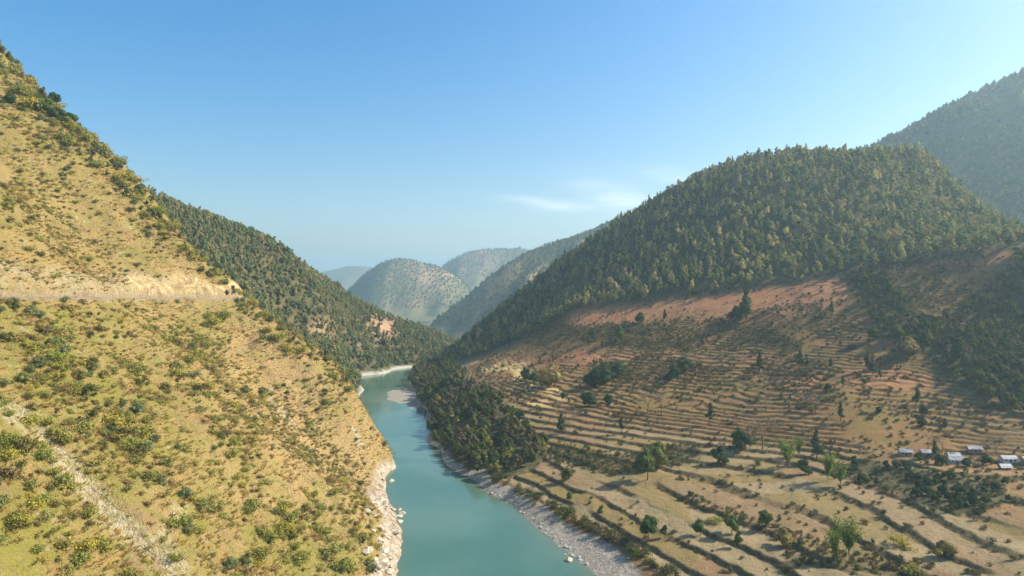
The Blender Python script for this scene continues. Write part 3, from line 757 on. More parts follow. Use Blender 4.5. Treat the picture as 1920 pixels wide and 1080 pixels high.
SBUSH = [make_bush('straw_bush', 1.7, 3.4 + .7 * i, 120, .5, M_STRAW, 485 + i) for i in range(3)]
GBUSH = [make_bush('hedge_bush', 3.2, 4.2 + .5 * i, 260, .45, M_GROVE, 490 + i) for i in range(3)]
TUFT = [make_tuft('grass_tuft', .7, 1.9, 20, 500 + i) for i in range(3)]

# ------------------------------------------------------------------ placing
def visible(x, y, z, fn, k=48):                       # does the ground hide it from the viewpoint?
    t = np.linspace(.25, .985, k)[None, :]
    hz = fn(x[:, None] * t, y[:, None] * t)
    return (hz < CAMH + (z[:, None] - CAMH) * t + .5).all(1)
def ground_px(px, py, fn, y0=70.0, y1=1500.0, n=1400):  # where the line of sight through a photo pixel meets the ground
    px = np.atleast_1d(np.asarray(px, float)); py = np.atleast_1d(np.asarray(py, float))
    Y = np.geomspace(y0, y1, n)[None, :]
    X = (px[:, None] - 960) / F * Y; Zr = CAMH - (py[:, None] - 540) / F * Y
    hit = fn(X, np.broadcast_to(Y, X.shape)) > Zr
    i = np.where(hit.any(1), hit.argmax(1), n - 1)
    y = Y[0, i]; x = (px - 960) / F * y
    return x, y, fn(x, y)
def jitter(x0, x1, y0, y1, step, r=rng):
    X, Y = np.meshgrid(np.arange(x0, x1, step), np.arange(y0, y1, step))
    return (X + r.uniform(-.48, .48, X.shape) * step).ravel(), (Y + r.uniform(-.48, .48, X.shape) * step).ravel()

def plant(name, proto, loc, sc, rz, label, cat, group, parts=True, stretch=1.0):
    if not parts:
        o = bpy.data.objects.new(name, proto.whole)
    else:
        o = bpy.data.objects.new(name, None); o.empty_display_size = .5
    COL.objects.link(o)
    o.location = loc; o.rotation_euler = (0, 0, rz); o.scale = (sc, sc, sc * stretch)
    tag(o, label, cat, group)
    if parts:
        for nm, me in (('crown', proto.crown), ('trunk', proto.trunk)):
            c = bpy.data.objects.new(nm, me); COL.objects.link(c); c.parent = o
    return o
def mass(name, protos, pts, scl, rz, idx, label, cat, group=None):   # uncountable growth: one object, instanced on points
    me = bpy.data.meshes.new(name); n = len(pts)
    me.vertices.add(n); me.vertices.foreach_set('co', np.asarray(pts, np.float32).ravel())
    a = me.attributes.new('turn', 'FLOAT_VECTOR', 'POINT'); a.data.foreach_set('vector', np.c_[rng.normal(size=n) * .06, rng.normal(size=n) * .06, rz].astype(np.float32).ravel())
    scl = np.asarray(scl, float)
    if scl.ndim == 1: scl = np.c_[scl, scl, scl * rng.uniform(.85, 1.2, n)]
    a = me.attributes.new('size', 'FLOAT_VECTOR', 'POINT'); a.data.foreach_set('vector', scl.astype(np.float32).ravel())
    a = me.attributes.new('which', 'INT', 'POINT'); a.data.foreach_set('value', np.asarray(idx, np.int32))
    o = bpy.data.objects.new(name, me); COL.objects.link(o)
    g = bpy.data.node_groups.new(name + '_growth', 'GeometryNodeTree')
    g.interface.new_socket('Geometry', in_out='INPUT', socket_type='NodeSocketGeometry')
    g.interface.new_socket('Geometry', in_out='OUTPUT', socket_type='NodeSocketGeometry')
    N, L = g.nodes, g.links
    gi, go = N.new('NodeGroupInput'), N.new('NodeGroupOutput')
    iop = N.new('GeometryNodeInstanceOnPoints'); jn = N.new('GeometryNodeJoinGeometry')
    for p in reversed(protos):
        po = bpy.data.objects.new(name + '_source', p.whole)
        oi = N.new('GeometryNodeObjectInfo'); oi.inputs['Object'].default_value = po; oi.inputs['As Instance'].default_value = False
        gt = N.new('GeometryNodeGeometryToInstance'); L.new(oi.outputs['Geometry'], gt.inputs[0]); L.new(gt.outputs[0], jn.inputs[0])
    def nat(nm, dt):
        q = N.new('GeometryNodeInputNamedAttribute'); q.data_type = dt; q.inputs['Name'].default_value = nm; return q.outputs['Attribute']
    L.new(gi.outputs[0], iop.inputs['Points']); L.new(jn.outputs[0], iop.inputs['Instance'])
    iop.inputs['Pick Instance'].default_value = True
    L.new(nat('which', 'INT'), iop.inputs['Instance Index'])
    L.new(nat('turn', 'FLOAT_VECTOR'), iop.inputs['Rotation']); L.new(nat('size', 'FLOAT_VECTOR'), iop.inputs['Scale'])
    L.new(iop.outputs[0], go.inputs[0])
    md = o.modifiers.new('growth', 'NODES'); md.node_group = g
    return tag(o, label, cat, group, 'stuff')
def ri(n, k): return rng.integers(0, k, n)
def rz(n): return rng.uniform(0, 6.283, n)

# ---- forest on the right hill: the 300 that show largest singly, the rest as one wood
x, y = jitter(-180, 900, 560, 1230, 8.0)
keep = (y > np.interp(x, TLX, TLY) + 4 + 10 * fbm(x, y, 25, 3, 121)) & (x / y < .95) & (rng.uniform(size=len(x)) < .93)
x, y = x[keep], y[keep]; z = R_height(x, y); keep = z > 3; x, y, z = x[keep], y[keep], z[keep]
sc = np.clip(rng.normal(1.02, .28, len(x)), .4, 1.75)
vis = visible(x, y, z + 6, lambda a, b: R_base(a, b)) & (np.abs(x / y) < .77)
k = ri(len(x), 4); order = np.argsort(-(sc / y * vis))[:300]
big = np.zeros(len(x), bool); big[order] = True
for i in order:
    u_ = to_px(x[i], y[i], z[i])[0]
    zn = ('near the bluff' if u_ < 1080 else 'over the left half of the red earth' if u_ < 1330 else 'over the right half of the red earth' if u_ < 1590 else 'above the upper right terraces' if u_ < 1760 else 'at its far right end')
    lab = ('tall ' if sc[i] > 1.25 else 'lower ') + ('pointed tree' if k[i] in (1, 3) else 'round crowned tree')
    plant('forest_tree', FOREST[k[i]], (x[i], y[i], z[i]), sc[i], float(rng.uniform(0, 6.28)), lab + ' of the hill forest ' + zn, 'tree', lab + 's in the forest edge ' + zn)
rest = ~big
mass('forest', FOREST, np.c_[x, y, z][rest], sc[rest], rz(rest.sum()), k[rest], 'dense forest covering the dark hill above the terraces', 'forest')

# ---- wood on the hill past the bend
x, y = jitter(-820, 110, 690, 1380, 6.2); z = M_height(x, y)
u, v = to_px(x, y, z); jj = fbm(x, y, 40, 3, 161) * 14
bare_ = glow([(722, 612, 20, .9), (690, 640, 10, .6), (745, 602, 14, .6), (560, 628, 15, .7), (600, 622, 15, .6)], u + jj, v)
keep = (z > 4.5) & (rng.uniform(size=len(x)) > bare_ * 1.2) & (z > Ltps(x, y) - 2)
x, y, z = x[keep], y[keep], z[keep]; n = len(x)
mass('hill_forest', MIDF, np.c_[x, y, z], np.clip(rng.normal(.88, .22, n), .35, 1.5), rz(n), ri(n, 3), 'hazy forest covering the hill past the river bend', 'forest')

# ---- woods on the far hills
def far_wood(name, fn, x0, x1, y0, y1, step, dens, label, sc=1.0, lo=5.0, k=1.0):
    x0, x1, y0, y1, step, sc = (q * k for q in (x0, x1, y0, y1, step, sc))
    x, y = jitter(x0, x1, y0, y1, step); z = fn(x, y)
    keep = (z > lo) & (fbm(x, y, 140, 4, 171) + rng.uniform(-.5, .5, len(x)) > dens)
    x, y, z = x[keep], y[keep], z[keep]; n = len(x)
    mass(name, FARF, np.c_[x, y, z], sc * np.clip(rng.normal(1, .22, n), .5, 1.6), rz(n), ri(n, 2), label, 'forest')
far_wood('hazy_hill_forest', HAZY, 620, 1500, 950, 1700, 12, -.75, 'blue hazy forest on the tall hill behind the right ridge', 1.0, k=1.12)
far_wood('far_spur_forest', RSL, -260, 420, 1450, 2120, 9.5, -.8, 'hazy forest on the far spur above the valley bend', .6, k=1.35)
far_wood('far_round_hill_forest', CEN, -760, 90, 1950, 2420, 9.0, -.75, 'hazy forest on the rounded hill closing the valley', .55, k=1.9)
far_wood('far_ridge_forest', MIDR, -560, 420, 2750, 3060, 12, -.4, 'hazy forest on the pinkish far ridge', .65, k=1.9)

# ---- grove on the bluff beside the river
def zone_points(poly, fn, step, dens=1.0, pad=30, zmin=2.0, xr=(-220, 520), yr=(220, 1100)):
    x, y = jitter(*xr, *yr, step); z = fn(x, y); u, v = to_px(x, y, z)
    keep = in_poly(u, v, poly) & (z > zmin) & (rng.uniform(size=len(x)) < dens)
    return x[keep], y[keep], z[keep]
x, y, z = zone_points(BLUFF, R_height, 7.8, .84, zmin=1.0)
n = len(x); sc = np.clip(rng.normal(.95, .22, n), .5, 1.5) * np.where(z < 7, 1.2, 1); k = ri(n, 4)
vis = visible(x, y, z + 6, R_base)
order = np.argsort(-(sc / y * vis))[:260]; big = np.zeros(n, bool); big[order] = True
for i in order:
    low = z[i] < 7
    plant('grove_tree', GROVE[k[i]], (x[i], y[i], z[i]), sc[i], float(rng.uniform(0, 6.28)),
          'broadleaf tree of the dark grove at the foot of the bluff by the water' if low else 'broadleaf tree of the dark grove on the slope of the bluff above the river bend', 'tree', 'bluff grove trees by the water' if low else 'bluff grove trees on the slope')
mass('bluff_wood', GROVE, np.c_[x, y, z][~big], sc[~big], rz((~big).sum()), k[~big], 'far dark part of the wood on the bluff toward the river bend', 'wood')
# ---- hedge of bushes along the top of the gravel beach
hl = [(905, 888), (960, 912), (1010, 940), (1060, 968), (1100, 988), (1140, 1008), (1180, 1030), (1220, 1055), (1270, 1085)]
for j in range(len(hl) - 1):
    for t in np.linspace(0, .9, 7):
        px = hl[j][0] + (hl[j + 1][0] - hl[j][0]) * t + rng.normal() * 7; py = hl[j][1] + (hl[j + 1][1] - hl[j][1]) * t + rng.normal() * 3
        if px < 985 and rng.uniform() < .4: continue
        gx, gy, gz = ground_px(px, py, R_height)
        plant('hedge_bush', GBUSH[int(rng.integers(3))], (gx[0], gy[0], gz[0] - .1), float(rng.uniform(.8, 1.75)), float(rng.uniform(0, 6.28)), 'bush in the hedge along the top of the grey gravel beach', 'bush', 'hedge bushes above the gravel beach', False)
# ---- wooded gullies and bush banks on the right
for poly, protos, step, dens, nm, lab, cat, sc0, zm in (
        (GULLY_R, GROVE, 6.0, .95, 'gully_forest', 'shady wood filling the gully beside the upper terraces', 'forest', .75, 2),
        (GULLY_M, GROVE, 6.5, .9, 'terrace_gully_wood', 'strip of trees running down the gully between the upper terraces', 'wood', .7, 2),
        (BUSHBANK, DARKT + GBUSH + OBUSH, 3.4, .8, 'bank_thicket', 'dark green thicket on the bank below the white roofed houses', 'thicket', .45, 2)):
    x, y, z = zone_points(poly, R_height, step, dens, xr=(100, 620)); n = len(x)
    mass(nm, protos, np.c_[x, y, z], sc0 * np.clip(rng.normal(1, .22, n), .5, 1.5), rz(n), ri(n, len(protos)), lab, cat)
# ---- scrub on risers and rough ground of the terraces
x, y = jitter(-40, 520, 230, 880, 2.9); z, z0, f_, rs, _p = R_height(x, y, True); u, v = to_px(x, y, z)
pat = fbm(x, y, 45, 4, 181)
band = np.zeros(len(x))
for ln, w in (([(1000, 610), (1150, 625), (1300, 640)], 45), ([(1050, 850), (1150, 872), (1280, 850)], 40), ([(1500, 1040), (1720, 1070)], 34), ([(1240, 690), (1330, 700)], 34), ([(1130, 690), (1190, 700)], 30), ([(1290, 935), (1420, 985), (1560, 1030)], 18), ([(1340, 610), (1470, 640)], 26), ([(1780, 560), (1880, 545)], 30), ([(1640, 530), (1850, 600)], 24)):
    band = np.maximum(band, 1 - sstep(.5, 1, poly_dist(u, v * 1.6, [(a, b * 1.6) for a, b in ln]) / w))
up = sstep(45, 75, z0)
mid = sstep(22, 34, z0)
pr = (rs > .5) * (.22 + .45 * mid * (pat > -.15)) + (.04 + .14 * mid + .18 * up) * (pat > -.1) + .9 * band + .03 + .05 * mid + .10 * up
redl = 1 - sstep(.5, 1, poly_dist(u, v * 2, [(a, b * 2) for a, b in ((1085, 597), (1250, 580), (1400, 562), (1480, 552), (1570, 535))]) / 44)
pr = pr * (1 - .85 * redl)
keep = (y < np.interp(x, TLX, TLY) + 4) & (z0 > 5) & (rng.uniform(size=len(x)) < pr) & ~in_poly(u, v, BLUFF)
x, y, z = x[keep], y[keep], z[keep]; n = len(x)
mass('terrace_scrub', OBUSH + GBUSH[:1], np.c_[x, y, z], np.clip(rng.normal(.62, .25, n), .25, 1.5) * (1 + .5 * (rng.uniform(size=n) > .92)), rz(n), np.where(rng.uniform(size=n) < .72, ri(n, 3), 3), 'low olive and brown scrub along the terrace edges', 'scrub')

# ---- single trees on the terraces, each where it stands
T = [  # px, py of the foot, height px, kind, label
 (1216, 1010, 46, FIELDT, 'round dark green tree on the lowest terraces, largest beside the beach hedge'),
 (1247, 1010, 27, FIELDT, 'small dark tree just beside the large round tree on the lowest terraces'),
 (1313, 1005, 32, FIELDT, 'thin pale stemmed tree right of the large round tree on the lowest terraces'),
 (1372, 1000, 36, FIELDT, 'green two-part tree leaning over a terrace edge above its lower neighbour'),
 (1386, 1026, 30, FIELDT, 'bright green tree hanging just below the two-part tree on a terrace edge'),
 (1337, 982, 17, YBUSH, 'small yellow green bush on the terrace edge above the thin pale tree'),
 (1436, 990, 34, FIELDT, 'slender light green tree standing alone mid-field on the lower terraces'),
 (1468, 1025, 36, GOLD, 'rounded golden olive bush left of the bright bamboo clump'),
 (1592, 1046, 78, BAMB, 'bright green bamboo clump in the middle of the lower terraces'),
 (1566, 1048, 60, BAMB, 'darker bamboo clump crowding the bright one on the lower terraces'),
 (1768, 1048, 36, GOLD, 'golden brown bushy tree alone on the pale lower field'),
 (1690, 1026, 22, YBUSH, 'small yellow green bush on the pale field between bamboo and golden tree'),
 (1712, 1078, 26, YBUSH, 'yellow green bush at the bottom edge of the pale lower field'),
 (1128, 970, 22, FIELDT, 'small round tree on a narrow terrace left of the large round tree'),
 (1066, 940, 18, FIELDT, 'little tree on the terraces above the beach, nearest the grove'),
 (1063, 902, 26, FIELDT, 'light green tree on the shaded terraces beside the grove'),
 (1166, 812, 30, SLIM, 'upright dark tree alone on the close-set middle terraces'),
 (1214, 900, 60, FIELDT, 'tall light green tree in the scrub band at mid-slope'),
 (1232, 880, 54, FIELDT, 'leafy tree behind the tall light green one in the scrub band'),
 (1350, 872, 44, DARKT, 'wide dark bush beside the small pale terrace field'),
 (1388, 842, 46, DARKT, 'dark tree behind the wide dark bush beside the pale terrace field'),
 (1430, 842, 62, BARE, 'broad leafless tree spreading above the small pale terrace field'),
 (1478, 880, 60, BAMB, 'narrow pale bamboo at the right end of the small pale field'),
 (1498, 858, 40, BAMB, 'short bamboo just behind the narrow pale one'),
 (1532, 866, 62, SLIM, 'tall dark pointed tree above the bamboo thicket'),
 (1552, 902, 56, BAMB, 'dark bamboo thicket left of the houses bank'),
 (1576, 912, 48, BAMB, 'lower bamboo thicket dropping toward the ditch'),
 (1510, 890, 34, DARKT, 'dark rounded bush at the foot of the tall pointed tree'),
 (1240, 778, 52, BARE, 'tall leafless tree on the middle terraces, the paler of two'),
 (1215, 775, 48, BARE, 'leafless tree beside the paler one on the middle terraces'),
 (1060, 808, 62, BARE, 'greyish leafless tree where the grove meets the terraces'),
 (1052, 815, 40, SLIM, 'dark bush under the greyish leafless tree'),
 (1330, 795, 40, SLIM, 'slim tree in the middle of the middle terraces'),
 (1400, 604, 62, SLIM, 'tall slender tree standing in the red earth below the forest'),
 (1380, 600, 34, DARKT, 'dark bush left of the slender tree in the red earth'),
 (1500, 690, 34, SLIM, 'dark slim tree at the left end of the red terraces'),
 (1512, 692, 26, SLIM, 'smaller slim tree touching the one on the red terraces'),
 (1557, 690, 20, SLIM, 'short dark tree on the edge above the red terrace'),
 (1628, 700, 40, SLIM, 'pair-forming dark tree over the middle of the red terrace'),
 (1636, 704, 30, SLIM, 'lower dark tree of the pair over the red terrace'),
 (1650, 715, 22, SLIM, 'single dark shrubby tree in the red terrace below the pair'),
 (1620, 720, 12, DARKT, 'tiny dark bush in the middle of the red terrace'),
 (1580, 728, 24, SLIM, 'dark tree near the lower left corner of the red terrace'),
 (1552, 732, 18, DARKT, 'low dark bush near the lower left corner of the red terrace'),
 (1718, 760, 36, SLIM, 'tallest dark tree on the terraces below the wooded gully'),
 (1732, 778, 22, DARKT, 'round dark bush just below the tallest dark tree under the gully'),
 (1730, 800, 20, DARKT, 'round dark bush lower on the same slope above the houses'),
 (1771, 806, 22, SLIM, 'upright dark bush above the white roofs'),
 (1576, 790, 36, SLIM, 'slim dark tree on the wide terraces above the dark pointed tree'),
 (1648, 776, 18, DARKT, 'dark round bush on the wide terraces left of the tallest dark tree'),
 (1530, 775, 44, BARE, 'faint leafless tree on the wide terraces below the red earth'),
 (1505, 770, 36, BARE, 'faint leafless tree leaning left on the wide terraces'),
 (1740, 850, 44, BARE, 'leafless tree standing among the white roofed houses'),
 (1768, 848, 40, BARE, 'leafless tree behind the middle house roofs'),
 (1868, 855, 40, BARE, 'leafless tree beside the long pale roof'),
 (1722, 864, 20, DARKT, 'dark bush in front of the left end houses of the hamlet'),
 (1762, 872, 26, DARKT, 'dark tree before the lowest white roof of the hamlet'),
 (1752, 862, 34, SLIM, 'slim dark tree rising between the hamlet houses'),
 (1812, 876, 22, DARKT, 'dark bush right of the lowest white roof'),
 (1850, 872, 26, DARKT, 'dark bush between the hamlet and the long pale roof'),
 (1850, 850, 30, BARE, 'leafless tree right of the highest white roof'),
 (985, 712, 30, DARKT, 'dark rounded tree beside the bend of the dirt track'),
 (1000, 716, 22, DARKT, 'smaller dark tree right of the rounded one by the dirt track'),
 (1034, 722, 44, GOLD, 'olive brown bush mass above the pale yellow field'),
 (1022, 726, 30, GOLD, 'olive bush left of the larger one above the pale yellow field'),
 (1055, 752, 22, SLIM, 'dark bush on the lower edge of the pale yellow field'),
 (1105, 762, 34, DARKT, 'dark bush at the left end of the middle terraces'),
 (1140, 760, 26, DARKT, 'dark bush second from the left end of the middle terraces'),
 (1130, 722, 50, DARKT, 'big dark bush clump under the red bank'),
 (1105, 726, 34, DARKT, 'dark bush left of the big clump under the red bank'),
 (1160, 705, 34, DARKT, 'dark bush right of the big clump under the red bank'),
 (1262, 716, 42, DARKT, 'dark tree clump in the middle of the upper terraces'),
 (1282, 700, 38, DARKT, 'dark tree right of the clump on the upper terraces'),
 (1432, 740, 44, BARE, 'grey leafless tree in the line running up the middle of the hill'),
 (1424, 700, 40, SLIM, 'grey green tree in the line running up the middle of the hill'),
 (1436, 770, 40, BARE, 'lowest leafless tree in the line running up the hill'),
 (1200, 606, 26, DARKT, 'dark bush on the red slope under the forest edge'),
 (1246, 602, 22, SLIM, 'slim tree right of the dark bush on the red slope'),
 (1025, 618, 26, SLIM, 'tree at the lower left corner of the forest edge'),
 (1110, 640, 26, FIELDT, 'round tree on the scrubby terrace under the forest'),
 (1160, 640, 30, FIELDT, 'taller tree on the scrubby terrace under the forest'),
 (1680, 640, 34, FIELDT, 'light green tree at the mouth of the terrace gully'),
 (1702, 665, 36, GOLD, 'yellow green tree where the terrace gully ends'),
 (1640, 640, 30, FIELDT, 'tree at the left edge of the terrace gully'),
 (1665, 560, 34, SLIM, 'dark tree at the head of the terrace gully'),
 (1560, 590, 26, SLIM, 'tree on the brown terraces right of the red earth'),
 (1800, 660, 26, FIELDT, 'pale tree at the edge of the shady gully wood'),
 (1838, 720, 28, FIELDT, 'lone pale tree inside the shady gully wood'),
]
gx, gy, gz = ground_px([t[0] for t in T], [t[1] for t in T], R_height)
for i, (px, py, hp, kind, lab) in enumerate(T):
    pr_ = kind[i % len(kind)]
    s_ = hp * (.8 if kind is DARKT else 1.0) / F * gy[i] / pr_.h
    nm = {id(FIELDT): 'field_tree', id(YBUSH): 'bush', id(GOLD): 'golden_tree', id(BAMB): 'bamboo_clump', id(SLIM): 'slim_tree', id(DARKT): 'dark_tree', id(BARE): 'bare_tree'}[id(kind)]
    plant(nm, pr_, (gx[i], gy[i], gz[i] - .1), s_, float(rng.uniform(0, 6.28)), lab, 'bush' if 'bush' in lab.split() else ('bamboo' if kind is BAMB else 'tree'), 'single trees and bushes on the terraces')

# ---- left hillside: trees where the photo shows them, then shrubs and grass
LT = [(25, 580, 52, 0), (62, 592, 44, 0), (20, 640, 40, 0), (72, 690, 54, 0), (42, 718, 48, 0), (92, 650, 36, 0), (150, 712, 42, 0), (172, 695, 38, 0), (212, 812, 44, 0), (272, 848, 50, 0), (255, 775, 44, 0), (228, 765, 40, 0), (290, 830, 36, 0), (345, 935, 48, 0),
      (300, 905, 38, 0), (352, 990, 44, 0), (330, 690, 30, 0), (462, 738, 32, 0), (492, 742, 30, 0), (432, 858, 28, 1), (440, 830, 26, 1), (360, 655, 30, 0), (395, 612, 30, 1), (375, 640, 30, 1), (350, 680, 28, 1), (330, 705, 28, 1), (258, 700, 30, 1), (120, 630, 34, 1), (60, 660, 28, 1), (110, 690, 28, 1), (280, 815, 34, 1), (250, 840, 34, 1),
      (400, 960, 36, 1), (360, 940, 34, 1), (500, 1010, 38, 1), (470, 960, 36, 1), (480, 1050, 40, 1), (430, 1065, 48, 0), (465, 1060, 50, 0), (560, 1060, 40, 1), (620, 1040, 38, 1), (640, 1070, 44, 1), (700, 1075, 40, 0), (600, 1000, 30, 1), (15, 860, 40, 1), (40, 980, 40, 1), (190, 1030, 40, 1), (160, 970, 36, 1),
      (82, 212, 54, 2), (60, 205, 40, 1), (20, 195, 30, 2), (108, 222, 36, 2), (132, 232, 34, 2), (40, 178, 36, 1), (30, 125, 32, 0), (195, 295, 34, 0), (182, 285, 30, 0), (222, 315, 28, 0), (245, 340, 26, 0), (262, 360, 24, 2), (130, 320, 26, 0), (118, 330, 20, 0), (15, 380, 26, 1), (165, 490, 18, 1), (250, 375, 26, 1), (300, 400, 24, 1), (330, 430, 24, 1), (350, 470, 22, 1),
      (120, 265, 30, 1), (230, 350, 28, 1), (380, 490, 20, 1), (400, 520, 20, 1), (415, 600, 30, 1), (520, 640, 28, 1), (545, 660, 26, 1), (505, 625, 24, 1), (720, 838, 22, 0), (640, 700, 26, 1), (610, 760, 22, 1), (580, 800, 22, 1), (655, 735, 22, 1)]
LT = [(a + rng.normal() * .28 * h * (k > 0), b + rng.normal() * .2 * h * (k > 0), h * (.78, .6, .5)[k], t) for (a, b, h, t) in LT for k in range(2)]
def skyline(px, fn, y0=250.0, y1=900.0):                          # where a hillside stands against what is behind it
    Y = np.linspace(y0, y1, 500); z_ = fn((px - 960) / F * Y, Y); py_ = 540 + (CAMH - z_) / Y * F
    return float(py_.min())
for px in np.r_[np.linspace(-15, 330, 120), np.linspace(330, 660, 60)]:
    px = px + rng.normal() * 3; off = abs(rng.normal()) * (20 if px < 330 else 12)
    LT.append((px - off * .4, skyline(px, L_height) + 3 + off, rng.uniform(10, 24) * (1 if px < 330 else .75), (0, 1, 3, 3, 1, 3)[int(rng.integers(6))]))
gx, gy, gz = ground_px([a[0] for a in LT], [a[1] for a in LT], L_height)
def hill_zone(px, py, sky=None):
    if sky is not None and py < sky + 45: return 'on the skyline of the dry hillside'
    if py < 535: return 'on the dry slope above the road'
    if px < 200 and py < 770: return 'just below the road by the left edge'
    if py > 900: return 'low on the dry hillside toward the bottom edge'
    if px > 420: return 'on the rounded nose above the river'
    return 'mid-slope on the dry hillside below the road'
LK = [(BLUET, 'hillside_tree', 'tree', 'blue green clumpy tree'), (YBUSH, 'tall_shrub', 'shrub', 'large yellow green shrub'), (DARKT, 'ridge_tree', 'tree', 'very dark tree'), (GROVE, 'olive_tree', 'tree', 'olive coloured tree')]
for i, (px, py, hp, kk) in enumerate(LT):
    protos, nm, cat, lab = LK[kk]; pr_ = protos[i % len(protos)]; zn = hill_zone(px, py, skyline(px, L_height) if py < 720 else None); grp = lab + 's ' + zn; lab = lab + ' ' + zn
    plant(nm, pr_, (gx[i], gy[i], gz[i] - .15), hp * (.62 if kk == 0 else .82) / F * gy[i] / pr_.h, float(rng.uniform(0, 6.28)), lab, cat, grp)
x, y = jitter(-560, -30, 80, 720, 3.2); z, rk, ro, cu = L_height(x, y, True); u, v = to_px(x, y, z)
jj = fbm(x, y, 30, 4, 141) * 40
gmask = glow(GREENS, u + jj, v + jj * .6); pat = fbm(x, y, 22, 4, 191)
clus = sstep(-.05, .22, pat)
pr = .24 + .16 * clus + .65 * gmask * clus + .5 * sstep(.15, .45, pat)
keep = (z > 7) & (poly_dist(x, y, GULLY) > 3.5) & (rk < .3) & (ro < .1) & (cu < .35) & (rng.uniform(size=len(x)) < pr) & (u > -240) & (u < 760) & (v > -120) & (v < 1330)
x, y, z, gmask = x[keep], y[keep], z[keep], gmask[keep]
vis = visible(x, y, z + 2, Ltps)
x, y, z, gmask = x[vis], y[vis], z[vis], gmask[vis]; n = len(x)
u1 = rng.uniform(size=n); pat2 = fbm(x, y, 35, 3, 193)
py_, pb_, po_ = .10 + .36 * gmask, .03 + .08 * gmask * (pat2 > .1), .16 + .12 * (pat2 > 0)
ty = np.where(u1 < py_, 0, np.where(u1 < py_ + pb_, 1, np.where(u1 < py_ + pb_ + po_, 2, 3)))
sc = np.clip(np.exp(rng.normal(-.35, .42, n)), .22, 1.7) * (.75 + .55 * gmask)
KS = YBUSH + DBUSH + OBUSH + SBUSH
ki = np.choose(ty, [ri(n, 3), 3 + ri(n, 2), 5 + ri(n, 3), 8 + ri(n, 3)])
u_, v_ = to_px(x, y, z); inf = (u_ > 0) & (v_ < 1075)
order = np.argsort(-(sc / y * inf))[:300]; bigm = np.zeros(n, bool); bigm[order] = True
LL = [('shrub', 'low yellow green shrub', 'shrub'), ('bush', 'small grey green bush', 'bush'), ('olive_shrub', 'small dark olive shrub', 'shrub'), ('dry_shrub', 'straw coloured dry shrub', 'shrub')]
for i in order:
    nm, lab, cat = LL[ty[i]]; zn = hill_zone(*to_px(x[i], y[i], z[i]))
    if sc[i] > 1.25: lab = 'spreading ' + lab
    plant(nm, KS[ki[i]], (x[i], y[i], z[i] - .1), sc[i], float(rng.uniform(0, 6.28)), lab + ' ' + zn, cat, lab + 's ' + zn, False)
mass('hillside_scrub', KS, np.c_[x, y, z][~bigm], sc[~bigm], rz((~bigm).sum()), ki[~bigm], 'scattered scrub over the upper part of the dry hillside', 'scrub')
x, y = jitter(-560, -30, 80, 720, 1.75); z, rk, ro, cu = L_height(x, y, True); u, v = to_px(x, y, z)
pat = fbm(x, y, 16, 4, 197)
keep = (z > 5) & (rk < .4) & (ro < .1) & (cu < .4) & (u > -200) & (u < 760) & (v > -80) & (v < 1280) & (rng.uniform(size=len(x)) < .35 + .5 * pat)
x, y, z = x[keep], y[keep], z[keep]; n = len(x)
mass('dry_grass', TUFT, np.c_[x, y, z], np.clip(rng.normal(1.0, .3, n), .4, 2), rz(n), ri(n, 3), 'dry straw coloured grass tufts over the hillside', 'grass')

# ------------------------------------------------------------------ rocks
def rock_mesh(seed, mat, flat=.7):
    r = np.random.default_rng(seed)
    import bmesh
    bm = bmesh.new(); bmesh.ops.create_icosphere(bm, subdivisions=2, radius=1.0)
    pl = [(lambda d: (d / np.linalg.norm(d), r.uniform(.45, .85)))(r.normal(size=3)) for _ in range(9)]
    for v_ in bm.verts:
        p = np.array(v_.co)
        for d, k_ in pl:
            q = p @ d
            if q > k_: p = p - d * (q - k_) * .95
        p = p * (1 + r.normal() * .025); p[2] *= flat
        v_.co = p
    me = bpy.data.meshes.new('rock'); bm.to_mesh(me); bm.free(); me.materials.append(mat); return me
tr = NT('pale_bank_rock')
M_ROCK = tr.finish(tr.mix(tr.ramp(tr.noise(.6, 5, .7), .35, .68), (0.34, 0.28, 0.20), (0.60, 0.54, 0.44)), .9, tr.bump(tr.noise(1.5, 4, .7), .3))
tr = NT('grey_beach_stone')
M_STONE = tr.finish(tr.mix(tr.ramp(tr.noise(.6, 5, .7), .35, .65), (0.27, 0.26, 0.24), (0.50, 0.48, 0.44)), .9, tr.bump(tr.noise(1.5, 4, .7), .3))
ROCKS = [rock_mesh(600 + i, M_ROCK) for i in range(5)]; STONES = [rock_mesh(620 + i, M_STONE, .6) for i in range(4)]
def put_rock(name, me, loc, s, label, cat, group):
    o = bpy.data.objects.new(name, me); COL.objects.link(o); o.location = loc
    o.scale = (s * rng.uniform(.7, 1.3), s * rng.uniform(.7, 1.3), s * rng.uniform(.6, 1.1)); o.rotation_euler = (rng.normal() * .2, rng.normal() * .2, rng.uniform(0, 6.28))
    return tag(o, label, cat, group)
lb = [(738, 900), (728, 930), (712, 945), (735, 950), (758, 962), (745, 975), (722, 985), (735, 1010), (730, 1040), (742, 1060), (735, 1085), (712, 1010), (700, 960), (715, 1060), (703, 1035)]
for j, (a, b) in enumerate(lb):
    for q in range(4):
        px, py = a - 6 + rng.normal() * 6, b + rng.normal() * 8
        gx, gy, gz = ground_px(px, py, lambda X, Y: np.maximum(L_height(X, Y), -.3))
        put_rock('bank_rock', ROCKS[int(rng.integers(5))], (gx[0], gy[0], gz[0]), float(rng.uniform(.8, 3.0)), 'pale rock of the ledge on the river edge below the dry hillside', 'rock', 'pale rocks of the river ledge')
bl = [(850, 884), (900, 915), (950, 945), (985, 972), (1020, 1000), (1060, 1035), (1100, 1070)]
